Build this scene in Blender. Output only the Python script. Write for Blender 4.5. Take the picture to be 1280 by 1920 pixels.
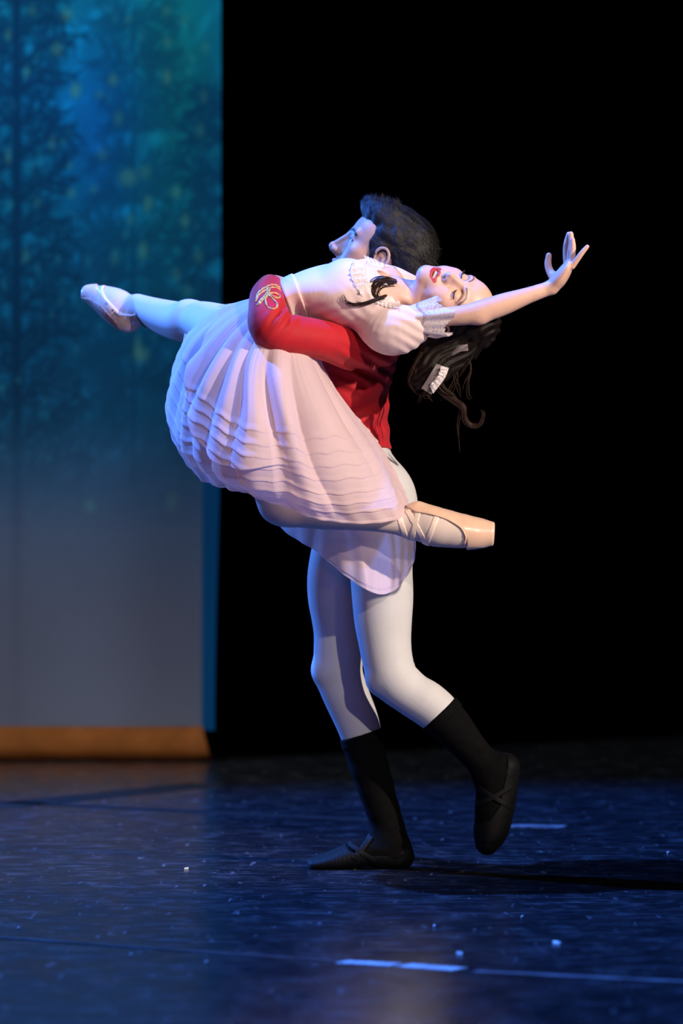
import bpy, math, random
import numpy as np

# ------------------------------------------------------------------ clear
for o in list(bpy.data.objects):
    bpy.data.objects.remove(o, do_unlink=True)
SC = bpy.context.scene
COL = SC.collection
rng = np.random.RandomState(7)
random.seed(7)

# ------------------------------------------------------------------ camera
F = 8964.0          # focal length in pixels (frame 1280 x 1920)
DC = 12.0           # camera stands 12 m in front of the dancers
HC = 1.0            # camera height above the stage
YH = 885.0          # pixel row of the horizon


def W(px, py, Y):
    s = (DC + Y) / F
    return np.array([(px - 640.0) * s, Y, HC - (py - YH) * s])


def PX(Y=0.0):
    return (DC + Y) / F


cam = bpy.data.cameras.new('camera')
cam.sensor_fit = 'VERTICAL'
cam.sensor_height = 36.0
cam.sensor_width = 24.0
cam.lens = F / 1920.0 * 36.0
cam.shift_y = -(960.0 - YH) / 1920.0
cam.clip_start = 0.1
cam.clip_end = 200
cam.dof.use_dof = True
cam.dof.focus_distance = DC - 0.3
cam.dof.aperture_fstop = 2.8
camo = bpy.data.objects.new('camera', cam)
camo.location = (0, -DC, HC)
camo.rotation_euler = (math.pi / 2, 0, 0)
COL.objects.link(camo)
SC.camera = camo

# ------------------------------------------------------------------ world and stage lights
w = bpy.data.worlds.new('dark_theatre')
SC.world = w
w.use_nodes = True
w.node_tree.nodes['Background'].inputs[0].default_value = (0.0035, 0.005, 0.011, 1)
w.node_tree.nodes['Background'].inputs[1].default_value = 1.0

SC.view_settings.view_transform = 'Standard'
SC.view_settings.look = 'None'
SC.view_settings.gamma = 1.0
SC.view_settings.use_curve_mapping = False
SC.view_settings.exposure = 0.0


def spot(name, loc, target, color, power, angle, radius=0.12, blend=0.25):
    l = bpy.data.lights.new(name, 'SPOT')
    l.color = color
    l.energy = power
    l.spot_size = math.radians(angle)
    l.spot_blend = blend
    l.shadow_soft_size = radius
    o = bpy.data.objects.new(name, l)
    o.location = loc
    d = np.array(target, float) - np.array(loc, float)
    from mathutils import Vector
    o.rotation_euler = Vector(d).to_track_quat('-Z', 'Y').to_euler()
    COL.objects.link(o)
    return o


# steep blue light and a low blue side boom at stage left, warm key from front right, faint red fill added in front to tint the shaded side
spot('blue_top_spot', (-3.3, 0.1, 7.4), (0.0, -0.9, 0.4), (0.06, 0.22, 1.0), 8800, 62, 0.10, 0.4)
spot('blue_side_spot', (-5.0, 3.9, 3.0), (0.0, -0.1, 0.95), (0.06, 0.24, 1.0), 2800, 22, 0.10)
spot('warm_key_spot', (7.2, -6.0, 4.4), (0.02, -0.2, 1.22), (1.0, 0.84, 0.71), 4900, 15, 0.10, 0.5)
spot('front_spot', (4.0, -9.9, 4.6), (-0.05, -0.2, 1.15), (1.0, 0.87, 0.80), 1500, 14, 0.10, 0.5)
spot('red_fill_spot', (-1.5, -11, 3.6), (0.0, -0.2, 1.1), (1.0, 0.30, 0.32), 170, 17, 0.2, 0.6)
spot('backdrop_flood', (-3.9, 1.6, 4.4), (-2.3, 4.6, 1.5), (0.85, 0.95, 1.0), 640, 78, 0.3, 0.6)


# ------------------------------------------------------------------ materials
def lin(r, g, b):
    f = lambda c: ((c / 255.0) / 12.92) if c / 255.0 <= 0.04045 else (((c / 255.0) + 0.055) / 1.055) ** 2.4
    return (f(r), f(g), f(b))


def mat(name, color=(0.8, 0.8, 0.8), rough=0.6, attr=None, sss=0.0, sheen=0.0, spec=0.5, bump=0.0, bscale=200.0,
        bstretch=(1, 1, 1), translucent=0.0, alpha=1.0, var=0.0, vscale=30.0, metal=0.0, wave=None, lace=False):
    m = bpy.data.materials.new(name)
    m.use_nodes = True
    nt = m.node_tree
    N, L = nt.nodes, nt.links
    b = N['Principled BSDF']
    b.inputs['Roughness'].default_value = rough
    b.inputs['Specular IOR Level'].default_value = spec
    b.inputs['Metallic'].default_value = metal
    if sss > 0:
        b.inputs['Subsurface Weight'].default_value = sss
        b.inputs['Subsurface Radius'].default_value = (1.0, 0.35, 0.2)
        b.inputs['Subsurface Scale'].default_value = 0.006
    if sheen > 0:
        b.inputs['Sheen Weight'].default_value = sheen
        b.inputs['Sheen Roughness'].default_value = 0.5
    tc = N.new('ShaderNodeTexCoord')
    if attr:
        a = N.new('ShaderNodeAttribute')
        a.attribute_name = attr
        src = a.outputs['Color']
    else:
        c = N.new('ShaderNodeRGB')
        c.outputs[0].default_value = (*color, 1)
        src = c.outputs[0]
    nz = N.new('ShaderNodeTexNoise')
    nz.inputs['Scale'].default_value = vscale
    nz.inputs['Detail'].default_value = 4
    L.new(tc.outputs['Object'], nz.inputs['Vector'])
    mr = N.new('ShaderNodeMapRange')
    mr.inputs['From Min'].default_value = 0.3
    mr.inputs['From Max'].default_value = 0.7
    mr.inputs['To Min'].default_value = 1.0 - var
    mr.inputs['To Max'].default_value = 1.0 + var * 0.5
    L.new(nz.outputs['Fac'], mr.inputs['Value'])
    mx = N.new('ShaderNodeVectorMath')
    mx.operation = 'SCALE'
    L.new(src, mx.inputs[0])
    L.new(mr.outputs[0], mx.inputs['Scale'])
    L.new(mx.outputs[0], b.inputs['Base Color'])
    if bump > 0:
        mp = N.new('ShaderNodeMapping')
        mp.inputs['Scale'].default_value = bstretch
        L.new(tc.outputs['Object'], mp.inputs['Vector'])
        n2 = N.new('ShaderNodeTexNoise')
        n2.inputs['Scale'].default_value = bscale
        n2.inputs['Detail'].default_value = 3
        L.new(mp.outputs[0], n2.inputs['Vector'])
        bp = N.new('ShaderNodeBump')
        bp.inputs['Strength'].default_value = bump
        bp.inputs['Distance'].default_value = 0.002
        L.new(n2.outputs['Fac'], bp.inputs['Height'])
        L.new(bp.outputs[0], b.inputs['Normal'])
    out = N['Material Output']
    sh = b.outputs[0]
    if translucent > 0:
        tr = N.new('ShaderNodeBsdfTranslucent')
        L.new(mx.outputs[0], tr.inputs['Color'])
        ms = N.new('ShaderNodeMixShader')
        ms.inputs[0].default_value = translucent
        L.new(sh, ms.inputs[1])
        L.new(tr.outputs[0], ms.inputs[2])
        sh = ms.outputs[0]
    if alpha < 1 or lace:
        tp = N.new('ShaderNodeBsdfTransparent')
        ms = N.new('ShaderNodeMixShader')
        ms.inputs[0].default_value = alpha
        if lace:
            vo = N.new('ShaderNodeTexVoronoi')
            vo.inputs['Scale'].default_value = 230
            L.new(tc.outputs['Object'], vo.inputs['Vector'])
            m2 = N.new('ShaderNodeMapRange')
            m2.inputs['From Min'].default_value = 0.30
            m2.inputs['From Max'].default_value = 0.42
            m2.inputs['To Min'].default_value = 0.42
            m2.inputs['To Max'].default_value = 1.0
            L.new(vo.outputs['Distance'], m2.inputs['Value'])
            L.new(m2.outputs[0], ms.inputs[0])
        L.new(tp.outputs[0], ms.inputs[1])
        L.new(sh, ms.inputs[2])
        sh = ms.outputs[0]
    L.new(sh, out.inputs['Surface'])
    return m


M = {}
M['skin_man'] = mat('olive_skin', attr='Col', rough=0.5, sss=0.15, var=0.06, vscale=60, spec=0.4)
M['skin_girl'] = mat('fair_skin', attr='Col', rough=0.45, sss=0.15, var=0.05, vscale=60, spec=0.4)
M['tights'] = mat('white_tights', (0.56, 0.55, 0.55), 0.75, sheen=0.05, var=0.04, vscale=25, bump=0.05, bscale=900)
M['pink_tights'] = mat('pale_tights', (0.62, 0.50, 0.44), 0.7, sheen=0.05, var=0.04, vscale=25)
M['black_sock'] = mat('black_sock', (0.003, 0.003, 0.0032), 0.9, spec=0.08, var=0.3, vscale=60, bump=0.3, bscale=500)
M['black_shoe'] = mat('black_canvas', (0.004, 0.004, 0.0045), 0.65, spec=0.15, var=0.3, vscale=40, bump=0.2, bscale=300)
M['red'] = mat('red_jacket_cloth', (0.46, 0.009, 0.018), 0.7, sheen=0.05, spec=0.3, var=0.15, vscale=18, bump=0.12, bscale=400)
M['gold'] = mat('gold_cord', (0.62, 0.42, 0.16), 0.4, var=0.3, vscale=300, bump=0.5, bscale=500, metal=0.3)
M['chiffon'] = mat('pink_chiffon', (0.90, 0.68, 0.665), 0.75, sheen=0.1, translucent=0.36, alpha=0.88, var=0.04, vscale=12)
M['bodice'] = mat('pink_bodice_cloth', (0.80, 0.60, 0.57), 0.7, sheen=0.1, var=0.04, vscale=20, bump=0.08, bscale=350)
M['lace'] = mat('white_lace', (0.80, 0.72, 0.72), 0.7, translucent=0.2, lace=True)
M['satin'] = mat('peach_satin', (0.76, 0.50, 0.35), 0.27, var=0.08, vscale=25, bump=0.08, bscale=120, sheen=0.3)
M['ribbon'] = mat('pale_satin_ribbon', (0.82, 0.66, 0.55), 0.4, var=0.05)
M['sole'] = mat('leather_sole', (0.45, 0.25, 0.17), 0.6, var=0.2, vscale=60)
M['hair_black'] = mat('black_hair', (0.010, 0.008, 0.007), 0.5, var=0.5, vscale=150, spec=0.35, bump=0.5, bscale=700)
M['hair_brown'] = mat('dark_brown_hair', (0.010, 0.006, 0.004), 0.5, var=0.5, vscale=150, spec=0.2, bump=0.5, bscale=600)
M['lock'] = mat('brown_hair_lock', (0.028, 0.014, 0.009), 0.55, var=0.5, vscale=150, spec=0.15)
M['lash'] = mat('black_lash', (0.008, 0.006, 0.006), 0.5)
M['teeth'] = mat('teeth', (0.82, 0.76, 0.68), 0.3)
M['eye'] = mat('eye', attr='Col', rough=0.15)
M['bow'] = mat('hair_ribbon', (0.20, 0.165, 0.165), 0.5, translucent=0.25, var=0.1)


# ------------------------------------------------------------------ mesh helpers
def link(name, me, m, parent=None, smooth=True):
    o = bpy.data.objects.new(name, me)
    COL.objects.link(o)
    if m is not None:
        me.materials.append(m)
    if parent is not None:
        o.parent = parent
    if smooth:
        me.polygons.foreach_set('use_smooth', np.ones(len(me.polygons), bool))
    return o


def mesh_from(V, Fq, name, col=None):
    """V (n,3), Fq list or array of quads/tris"""
    me = bpy.data.meshes.new(name)
    V = np.asarray(V, np.float32)
    if isinstance(Fq, np.ndarray):
        nF, k = Fq.shape
        me.vertices.add(len(V))
        me.vertices.foreach_set('co', V.ravel())
        me.loops.add(nF * k)
        me.loops.foreach_set('vertex_index', Fq.astype(np.int32).ravel())
        me.polygons.add(nF)
        me.polygons.foreach_set('loop_start', np.arange(0, nF * k, k, dtype=np.int32))
        me.update(calc_edges=True)
        me.validate()
    else:
        me.from_pydata([tuple(map(float, v)) for v in V], [], Fq)
        me.update()
    if col is not None:
        a = me.color_attributes.new('Col', 'FLOAT_COLOR', 'POINT')
        c4 = np.ones((len(V), 4), np.float32)
        c4[:, :3] = col
        a.data.foreach_set('color', c4.ravel())
    return me


def empty(name, loc, label=None, cat=None, group=None):
    o = bpy.data.objects.new(name, None)
    o.empty_display_size = 0.1
    o.location = loc
    COL.objects.link(o)
    if label:
        o['label'] = label
        o['category'] = cat
    if group:
        o['group'] = group
    return o


def tag(o, label, cat=None, group=None, kind=None):
    o['label'] = label
    if cat:
        o['category'] = cat
    if group:
        o['group'] = group
    if kind:
        o['kind'] = kind
    return o


def adopt(o, parent):
    """parent keeping world placement: meshes are written in world space"""
    o.parent = parent
    l = np.array(parent.location)
    p = parent.parent
    while p is not None:
        l = l + np.array(p.location)
        p = p.parent
    o.location = tuple(-l)
    return o


def catmull(P, n):
    P = np.asarray(P, float)
    k = len(P)
    if k == 2:
        t = np.linspace(0, 1, n)[:, None]
        return P[0] * (1 - t) + P[1] * t
    ext = np.vstack([2 * P[0] - P[1], P, 2 * P[-1] - P[-2]])
    t = np.linspace(0, k - 1, n)
    i = np.minimum(t.astype(int), k - 2)
    f = (t - i)[:, None]
    p0, p1, p2, p3 = ext[i], ext[i + 1], ext[i + 2], ext[i + 3]
    return 0.5 * (2 * p1 + (p2 - p0) * f + (2 * p0 - 5 * p1 + 4 * p2 - p3) * f ** 2 + (3 * p1 - p0 - 3 * p2 + p3) * f ** 3)


def tube_arrays(pts, rad, sides=8, flat=1.0):
    pts = np.asarray(pts, float)
    n = len(pts)
    rad = np.broadcast_to(np.asarray(rad, float), (n,))
    T = np.gradient(pts, axis=0)
    T /= np.linalg.norm(T, axis=1)[:, None] + 1e-12
    up = np.array([0.0, 1.0, 0.0])
    if abs(T[0] @ up) > 0.9:
        up = np.array([1.0, 0, 0])
    V = []
    A = np.cross(T[0], up)
    A /= np.linalg.norm(A)
    for i in range(n):
        A = A - T[i] * (A @ T[i])
        A /= np.linalg.norm(A) + 1e-12
        B = np.cross(T[i], A)
        for j in range(sides):
            th = 2 * math.pi * j / sides
            V.append(pts[i] + rad[i] * (math.cos(th) * A + flat * math.sin(th) * B))
    Q = []
    for i in range(n - 1):
        for j in range(sides):
            a = i * sides + j
            b = i * sides + (j + 1) % sides
            Q.append((a, b, b + sides, a + sides))
    Q.append(tuple(range(sides))[::-1])
    Q.append(tuple((n - 1) * sides + j for j in range(sides)))
    return np.array(V), Q


def join_arrays(parts):
    V, Q, o = [], [], 0
    for v, q in parts:
        V.append(v)
        Q += [tuple(i + o for i in f) for f in q]
        o += len(v)
    return np.vstack(V), Q


def grid_quads(nu, nv, wrap=False):
    """vertices indexed i*nv + j (i over u)"""
    iu = np.arange(nu if wrap else nu - 1)
    jv = np.arange(nv - 1)
    I, J = np.meshgrid(iu, jv, indexing='ij')
    I2 = (I + 1) % nu
    return np.stack([I * nv + J, I2 * nv + J, I2 * nv + J + 1, I * nv + J + 1], -1).reshape(-1, 4)


# ------------------------------------------------------------------ implicit surfaces
def smin(a, b, k):
    h = np.clip(0.5 + 0.5 * (b - a) / k, 0, 1)
    return b * (1 - h) + a * h - k * h * (1 - h)


def smax(a, b, k):
    return -smin(-a, -b, k)


class Sdf:
    def __init__(self):
        self.g = []
        self._c = None

    def add(self, prims, k=0.02, op='u'):
        self.g.append((prims, k, op))
        self._c = None
        return self

    def copy(self):
        s = Sdf()
        s.g = list(self.g)
        return s

    def __call__(self, P, bc=None, br=0.0):
        P = np.asarray(P, np.float32)
        T = np.ascontiguousarray(P.T)
        near = None
        if bc is not None:
            if self._c is None:
                cs = [p[1] if p[1] is not None else (0, 0, 0) for g in self.g for p in g[0]]
                rs = [p[2] if p[1] is not None else 1e9 for g in self.g for p in g[0]]
                self._c = (np.array(cs), np.array(rs))
            near = ((self._c[0] - bc) ** 2).sum(1) < (self._c[1] + br + 0.035) ** 2
        d = np.full(len(P), 0.6, np.float32)
        i = 0
        for prims, k, op in self.g:
            gd = None
            for pr in prims:
                i += 1
                if near is not None and not near[i - 1]:
                    continue
                v = pr[0](T if len(pr) > 3 else P)
                gd = v if gd is None else np.minimum(gd, v)
            if gd is None:
                continue
            if op == 'u':
                d = smin(d, gd, k)
            elif op == 's':
                d = smax(d, -gd, k)
            elif op == 'i':
                d = smax(d, gd, k)
            elif op == '+':
                d = d + gd
        return d


def seg(a, b, ra, rb, q=1.0):
    a = np.asarray(a, float)
    b = np.asarray(b, float)
    q = float(q)
    A = [float(a[0]), float(a[1]) / q, float(a[2])]
    B = [float(b[0]), float(b[1]) / q, float(b[2])]
    X, Y, Z = B[0] - A[0], B[1] - A[1], B[2] - A[2]
    iL = 1.0 / (X * X + Y * Y + Z * Z + 1e-12)
    m = min(1.0, q)
    iq = 1.0 / q
    ra, rb = float(ra), float(rb)

    def fn(T):
        x = T[0] - A[0]
        y = T[1] * iq - A[1]
        z = T[2] - A[2]
        t = x * (X * iL)
        t += y * (Y * iL)
        t += z * (Z * iL)
        np.maximum(t, 0, out=t)
        np.minimum(t, 1, out=t)
        x -= t * X
        y -= t * Y
        z -= t * Z
        x *= x
        y *= y
        z *= z
        x += y
        x += z
        np.sqrt(x, out=x)
        t *= (rb - ra)
        x -= t
        x -= ra
        if m != 1.0:
            x *= m
        return x
    c = (a + b) / 2
    return (fn, c, np.linalg.norm(a - b) / 2 + max(ra, rb) * max(1.0, q), 1)


def ball(c, r):
    c = np.asarray(c, float)
    x0, y0, z0, r = float(c[0]), float(c[1]), float(c[2]), float(r)
    return (lambda T: np.sqrt((T[0] - x0) ** 2 + (T[1] - y0) ** 2 + (T[2] - z0) ** 2) - r, c, r, 1)


def ell(c, r, R=None):
    c = np.asarray(c, float)
    r = np.asarray(r, float)
    R = np.eye(3) if R is None else R
    Mx = (R / r).T.astype(np.float32)
    c32 = c.astype(np.float32)[:, None]
    ir = (1.0 / r).astype(np.float32)[:, None]
    rm = float(r.min())

    def fn(T):
        p = Mx @ (T - c32)
        k0 = np.sqrt((p * p).sum(0))
        p *= ir
        k1 = np.sqrt((p * p).sum(0)) + 1e-9
        return np.where(k0 < 1e-4, -rm, k0 * (k0 - 1.0) / k1)
    return (fn, c, r.max(), 1)


def half(point, normal):
    """negative on the side opposite to the normal"""
    p = np.asarray(point, float)
    n = np.asarray(normal, float)
    n = n / np.linalg.norm(n)
    return (lambda P: (P - p) @ n, None, 0)


def fdisp(fn):
    return (fn, None, 0)


def chain(rows, n=None, extra=0.0):
    """rows: (px, py, Y, half width px, depth ratio) -> list of tapered segments"""
    R = np.array([[r[0], r[1], r[2], r[3], r[4] if len(r) > 4 else 1.0] for r in rows], float)
    n = n or (len(rows) - 1) * 5 + 1
    C = catmull(R, n)
    out = []
    for i in range(n - 1):
        a, b = C[i], C[i + 1]
        out.append(seg(W(*a[:3]), W(*b[:3]), a[3] * PX(a[2]) + extra, b[3] * PX(b[2]) + extra, 0.5 * (a[4] + b[4])))
    return out


def surf(f, lo, hi, h, B=12):
    lo = np.asarray(lo, float)
    hi = np.asarray(hi, float)
    n = np.ceil((hi - lo) / h / B).astype(int) * B
    nb = n // B
    shape = tuple(n + 1)
    Vv = np.full(shape, 1.0, np.float32)
    bi = np.stack(np.meshgrid(*[np.arange(k) for k in nb], indexing='ij'), -1).reshape(-1, 3)
    bc = lo + (bi + 0.5) * B * h
    dc = f(bc)
    br = 0.5 * B * h * math.sqrt(3)
    loc = np.stack(np.meshgrid(*[np.arange(B + 1)] * 3, indexing='ij'), -1).reshape(-1, 3)
    keep = np.abs(dc) < br * 1.25 + 0.004
    for k in np.where(~keep & (dc < 0))[0]:
        i = bi[k] * B
        Vv[i[0]:i[0] + B + 1, i[1]:i[1] + B + 1, i[2]:i[2] + B + 1] = -1.0
    for k in np.where(keep)[0]:
        i = bi[k] * B
        P = lo + (i + loc) * h
        Vv[i[0]:i[0] + B + 1, i[1]:i[1] + B + 1, i[2]:i[2] + B + 1] = f(P, bc[k], br).reshape(B + 1, B + 1, B + 1)
    S = Vv < 0
    cs = tuple(n)
    strides = np.array([cs[1] * cs[2], cs[2], 1])
    acc_id, acc_p, quads = [], [], []
    for ax in range(3):
        sl0 = [slice(None)] * 3
        sl1 = [slice(None)] * 3
        sl0[ax] = slice(0, -1)
        sl1[ax] = slice(1, None)
        a, b = S[tuple(sl0)], S[tuple(sl1)]
        idx = np.argwhere(a != b)
        o1, o2 = (ax + 1) % 3, (ax + 2) % 3
        ok = (idx[:, o1] > 0) & (idx[:, o2] > 0) & (idx[:, o1] < cs[o1]) & (idx[:, o2] < cs[o2])
        idx = idx[ok]
        if len(idx) == 0:
            continue
        j = idx.copy()
        j[:, ax] += 1
        va = Vv[idx[:, 0], idx[:, 1], idx[:, 2]]
        vb = Vv[j[:, 0], j[:, 1], j[:, 2]]
        t = va / (va - vb)
        p = idx.astype(float)
        p[:, ax] += t
        inside = va < 0
        cells = []
        for d1, d2 in ((-1, -1), (0, -1), (0, 0), (-1, 0)):
            c = idx.copy()
            c[:, o1] += d1
            c[:, o2] += d2
            cid = c @ strides
            cells.append(cid)
            acc_id.append(cid)
            acc_p.append(p)
        q = np.stack(cells, 1)
        q[~inside] = q[~inside][:, ::-1]
        quads.append(q)
    ids = np.concatenate(acc_id)
    ps = np.concatenate(acc_p)
    u, inv = np.unique(ids, return_inverse=True)
    cnt = np.bincount(inv)
    V = np.stack([np.bincount(inv, ps[:, c]) / cnt for c in range(3)], 1)
    V = lo + V * h
    Q = np.searchsorted(u, np.concatenate(quads))
    return V, Q


def relax(V, Q, it=4, lam=0.5, mu=-0.52, w=None):
    """Taubin smoothing"""
    E = np.concatenate([Q[:, [0, 1]], Q[:, [1, 2]], Q[:, [2, 3]], Q[:, [3, 0]]])
    I = np.concatenate([E[:, 0], E[:, 1]])
    J = np.concatenate([E[:, 1], E[:, 0]])
    n = np.bincount(I, minlength=len(V)).astype(float)
    n[n == 0] = 1
    for k in range(it * 2):
        A = np.stack([np.bincount(I, V[J, c], len(V)) for c in range(3)], 1) / n[:, None]
        d = (A - V) * (lam if k % 2 == 0 else mu)
        V = V + (d if w is None else d * w[:, None])
    return V


def band(sd, pa, pb, Y, width, inflate, h=0.0022, side=None, reach=0.09):
    """a ribbon hugging a limb along the image line pa-pb: shell of the limb cut by a slab"""
    A, B = W(*pa, Y), W(*pb, Y)
    t = (B - A) / np.linalg.norm(B - A)
    n = np.array([-t[2], 0, t[0]])
    c = (A + B) / 2
    s = sd.copy()
    s.add([fdisp(lambda P: np.full(len(P), -inflate, np.float32))], 0, '+')
    s.add([half(c + n * width / 2, n)], 0.0005, 'i')
    s.add([half(c - n * width / 2, -n)], 0.0005, 'i')
    s.add([fdisp(lambda P: (np.abs((P - c) @ t) - np.linalg.norm(B - A) / 2 - 0.004).astype(np.float32))], 0.001, 'i')
    if side is not None:
        s.add([half(*side)], 0.001, 'i')
    r = np.linalg.norm(B - A) / 2 + 0.02
    V, Q = surf(s, c - [r, reach, r], c + [r, reach, r], h)
    return V, Q


def clip_faces(V, Q, keepfn):
    C = V[Q].mean(1)
    k = keepfn(C)
    Q = Q[k]
    u, inv = np.unique(Q, return_inverse=True)
    return V[u], inv.reshape(-1, 4)


def merge(parts):
    Vs, Qs, o = [], [], 0
    for V, Q in parts:
        Vs.append(V)
        Qs.append(Q + o)
        o += len(V)
    return np.vstack(Vs), np.vstack(Qs)


def bounds(sd, pad=0.03):
    lo = np.full(3, 1e9)
    hi = -lo
    for prims, k, op in sd.g:
        if op != 'u':
            continue
        for pr in prims:
            c, r = pr[1], pr[2]
            if c is not None:
                lo = np.minimum(lo, c - r)
                hi = np.maximum(hi, c + r)
    return lo - pad, hi + pad


CAMP = np.array([0, -DC, HC])


def hit(sd, pts, y0=-0.75, y1=0.5, off=0.0):
    """points where the camera rays through pixels meet a surface"""
    out = []
    ys = np.linspace(y0, y1, 500)
    for px, py in pts:
        P = np.array([W(px, py, y) for y in ys])
        d = sd(P)
        i = np.argmax(d < 0)
        if d[i] >= 0:
            i = int(np.argmin(d))
        y = ys[i]
        out.append(W(px, py, y - off))
    return np.array(out)


def snoise(P, s, seed=0):
    r = np.random.RandomState(seed)
    v = np.zeros(len(P))
    for k in range(5):
        d = r.normal(size=3)
        d /= np.linalg.norm(d)
        v += np.sin(P @ d * s * (0.7 + 0.25 * k) + r.uniform(0, 6.28) + 1.3 * np.sin(P @ np.roll(d, 1) * s * 0.6 + k))
    return v / 5.0


def sstep(x, a, b):
    t = np.clip((x - a) / (b - a), 0, 1)
    return t * t * (3 - 2 * t)


# ================================================================== THE STAGE
def stage_floor():
    m = bpy.data.materials.new('black_stage_vinyl')
    m.use_nodes = True
    N, L = m.node_tree.nodes, m.node_tree.links
    b = N['Principled BSDF']
    b.inputs['IOR'].default_value = 1.75
    tc = N.new('ShaderNodeTexCoord')
    mp = N.new('ShaderNodeMapping')
    mp.inputs['Scale'].default_value = (1.0, 0.35, 1.0)
    L.new(tc.outputs['Object'], mp.inputs['Vector'])
    n1 = N.new('ShaderNodeTexNoise')
    n1.inputs['Scale'].default_value = 9
    n1.inputs['Detail'].default_value = 8
    n1.inputs['Roughness'].default_value = 0.7
    L.new(mp.outputs[0], n1.inputs['Vector'])
    # thin scuffs
    mp2 = N.new('ShaderNodeMapping')
    mp2.inputs['Scale'].default_value = (1.6, 1.0, 1.0)
    mp2.inputs['Rotation'].default_value = (0, 0, 0.5)
    L.new(tc.outputs['Object'], mp2.inputs['Vector'])
    n2 = N.new('ShaderNodeTexNoise')
    n2.inputs['Scale'].default_value = 8
    n2.inputs['Detail'].default_value = 9
    n2.inputs['Roughness'].default_value = 0.72
    L.new(mp2.outputs[0], n2.inputs['Vector'])
    r2 = N.new('ShaderNodeMapRange')
    r2.inputs['From Min'].default_value = 0.52
    r2.inputs['From Max'].default_value = 0.86
    L.new(n2.outputs['Fac'], r2.inputs['Value'])
    acc = r2.outputs[0]
    for sc, rot, lo_ in (((3.0, 42.0, 1.0), 0.12, 0.61), ((26.0, 3.5, 1.0), -0.35, 0.65), ((4.0, 60.0, 1.0), -0.6, 0.63)):
        mq = N.new('ShaderNodeMapping')
        mq.inputs['Scale'].default_value = sc
        mq.inputs['Rotation'].default_value = (0, 0, rot)
        L.new(tc.outputs['Object'], mq.inputs['Vector'])
        nq = N.new('ShaderNodeTexNoise')
        nq.inputs['Scale'].default_value = 1.6
        nq.inputs['Detail'].default_value = 3
        L.new(mq.outputs[0], nq.inputs['Vector'])
        rq = N.new('ShaderNodeMapRange')
        rq.inputs['From Min'].default_value = lo_
        rq.inputs['From Max'].default_value = lo_ + 0.08
        L.new(nq.outputs['Fac'], rq.inputs['Value'])
        ad = N.new('ShaderNodeMath')
        ad.operation = 'MAXIMUM'
        L.new(acc, ad.inputs[0])
        L.new(rq.outputs[0], ad.inputs[1])
        acc = ad.outputs[0]
    ramp = N.new('ShaderNodeMixRGB')
    ramp.inputs[1].default_value = (0.012, 0.012, 0.016, 1)
    ramp.inputs[2].default_value = (0.145, 0.145, 0.16, 1)
    L.new(acc, ramp.inputs[0])
    L.new(ramp.outputs[0], b.inputs['Base Color'])
    rr = N.new('ShaderNodeMapRange')
    rr.inputs['From Min'].default_value = 0.3
    rr.inputs['From Max'].default_value = 0.7
    rr.inputs['To Min'].default_value = 0.16
    rr.inputs['To Max'].default_value = 0.30
    L.new(n1.outputs['Fac'], rr.inputs['Value'])
    L.new(rr.outputs[0], b.inputs['Roughness'])
    bp = N.new('ShaderNodeBump')
    bp.inputs['Strength'].default_value = 0.05
    bp.inputs['Distance'].default_value = 0.002
    L.new(n2.outputs['Fac'], bp.inputs['Height'])
    L.new(bp.outputs[0], b.inputs['Normal'])
    V = [(-9, -4.5, 0), (9, -4.5, 0), (9, 9, 0), (-9, 9, 0), (-9, -4.5, -0.1), (9, -4.5, -0.1), (9, 9, -0.1), (-9, 9, -0.1)]
    Fc = [(0, 1, 2, 3), (7, 6, 5, 4), (0, 4, 5, 1), (1, 5, 6, 2), (2, 6, 7, 3), (3, 7, 4, 0)]
    o = link('floor', mesh_from(V, Fc, 'floor'), m, smooth=False)
    tag(o, 'black vinyl dance floor with scuffs and a blue sheen', kind='structure')
    return o


floor = stage_floor()


def floor_pt(px, py, z=0.0):
    Y = F * HC / (py - YH) - DC
    p = W(px, py, Y)
    p[2] = z
    return p


def floor_strip(name, a, b, width, m, label, cat, group=None, th=0.0015):
    A, B = floor_pt(*a), floor_pt(*b)
    d = (B - A) / np.linalg.norm(B - A)
    s = np.array([-d[1], d[0], 0]) * width / 2
    n = 14
    V, Q = [], []
    for i in range(n + 1):
        c = A + (B - A) * i / n
        wob = s * (1 + 0.12 * math.sin(i * 2.3 + A[0] * 7))
        V += [c - wob, c + wob, c + wob + [0, 0, th], c - wob + [0, 0, th]]
    for i in range(n):
        k = i * 4
        for j in range(4):
            Q.append((k + j, k + (j + 1) % 4, k + 4 + (j + 1) % 4, k + 4 + j))
    Q += [(3, 2, 1, 0), tuple(n * 4 + j for j in range(4))]
    o = link(name, mesh_from(np.array(V), Q, name), m, smooth=False)
    tag(o, label, cat, group)
    return o


M['tape_white'] = mat('white_tape', (0.75, 0.75, 0.75), 0.45, var=0.35, vscale=25)
M['tape_grey'] = mat('worn_grey_tape', (0.20, 0.20, 0.22), 0.4, var=0.5, vscale=20)
M['tape_faint'] = mat('worn_faint_tape', (0.06, 0.06, 0.068), 0.4, var=0.6, vscale=9)
M['tape_black'] = mat('black_tape', (0.004, 0.004, 0.005), 0.75, var=0.2)
floor_strip('floor_tape', (640, 1804), (741, 1809.5), 0.055, M['tape_white'], 'short white tape strip on the front floor seam, left of the pair', 'tape')
floor_strip('floor_tape', (755, 1810.5), (861, 1818), 0.06, M['tape_white'], 'white tape strip on the front floor seam, right of the pair', 'tape')
floor_strip('floor_tape', (889, 1822), (1300, 1842), 0.03, M['tape_grey'], 'long worn grey tape running to the right frame edge in front', 'tape')
floor_strip('floor_tape', (-60, 1754), (635, 1803), 0.026, M['tape_faint'], 'long faint grey tape running from the left frame edge in front', 'tape')
floor_strip('floor_tape', (-40, 1516), (392, 1470), 0.16, M['tape_black'], 'wide black tape across the floor nearest the forest backdrop', 'tape')
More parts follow.
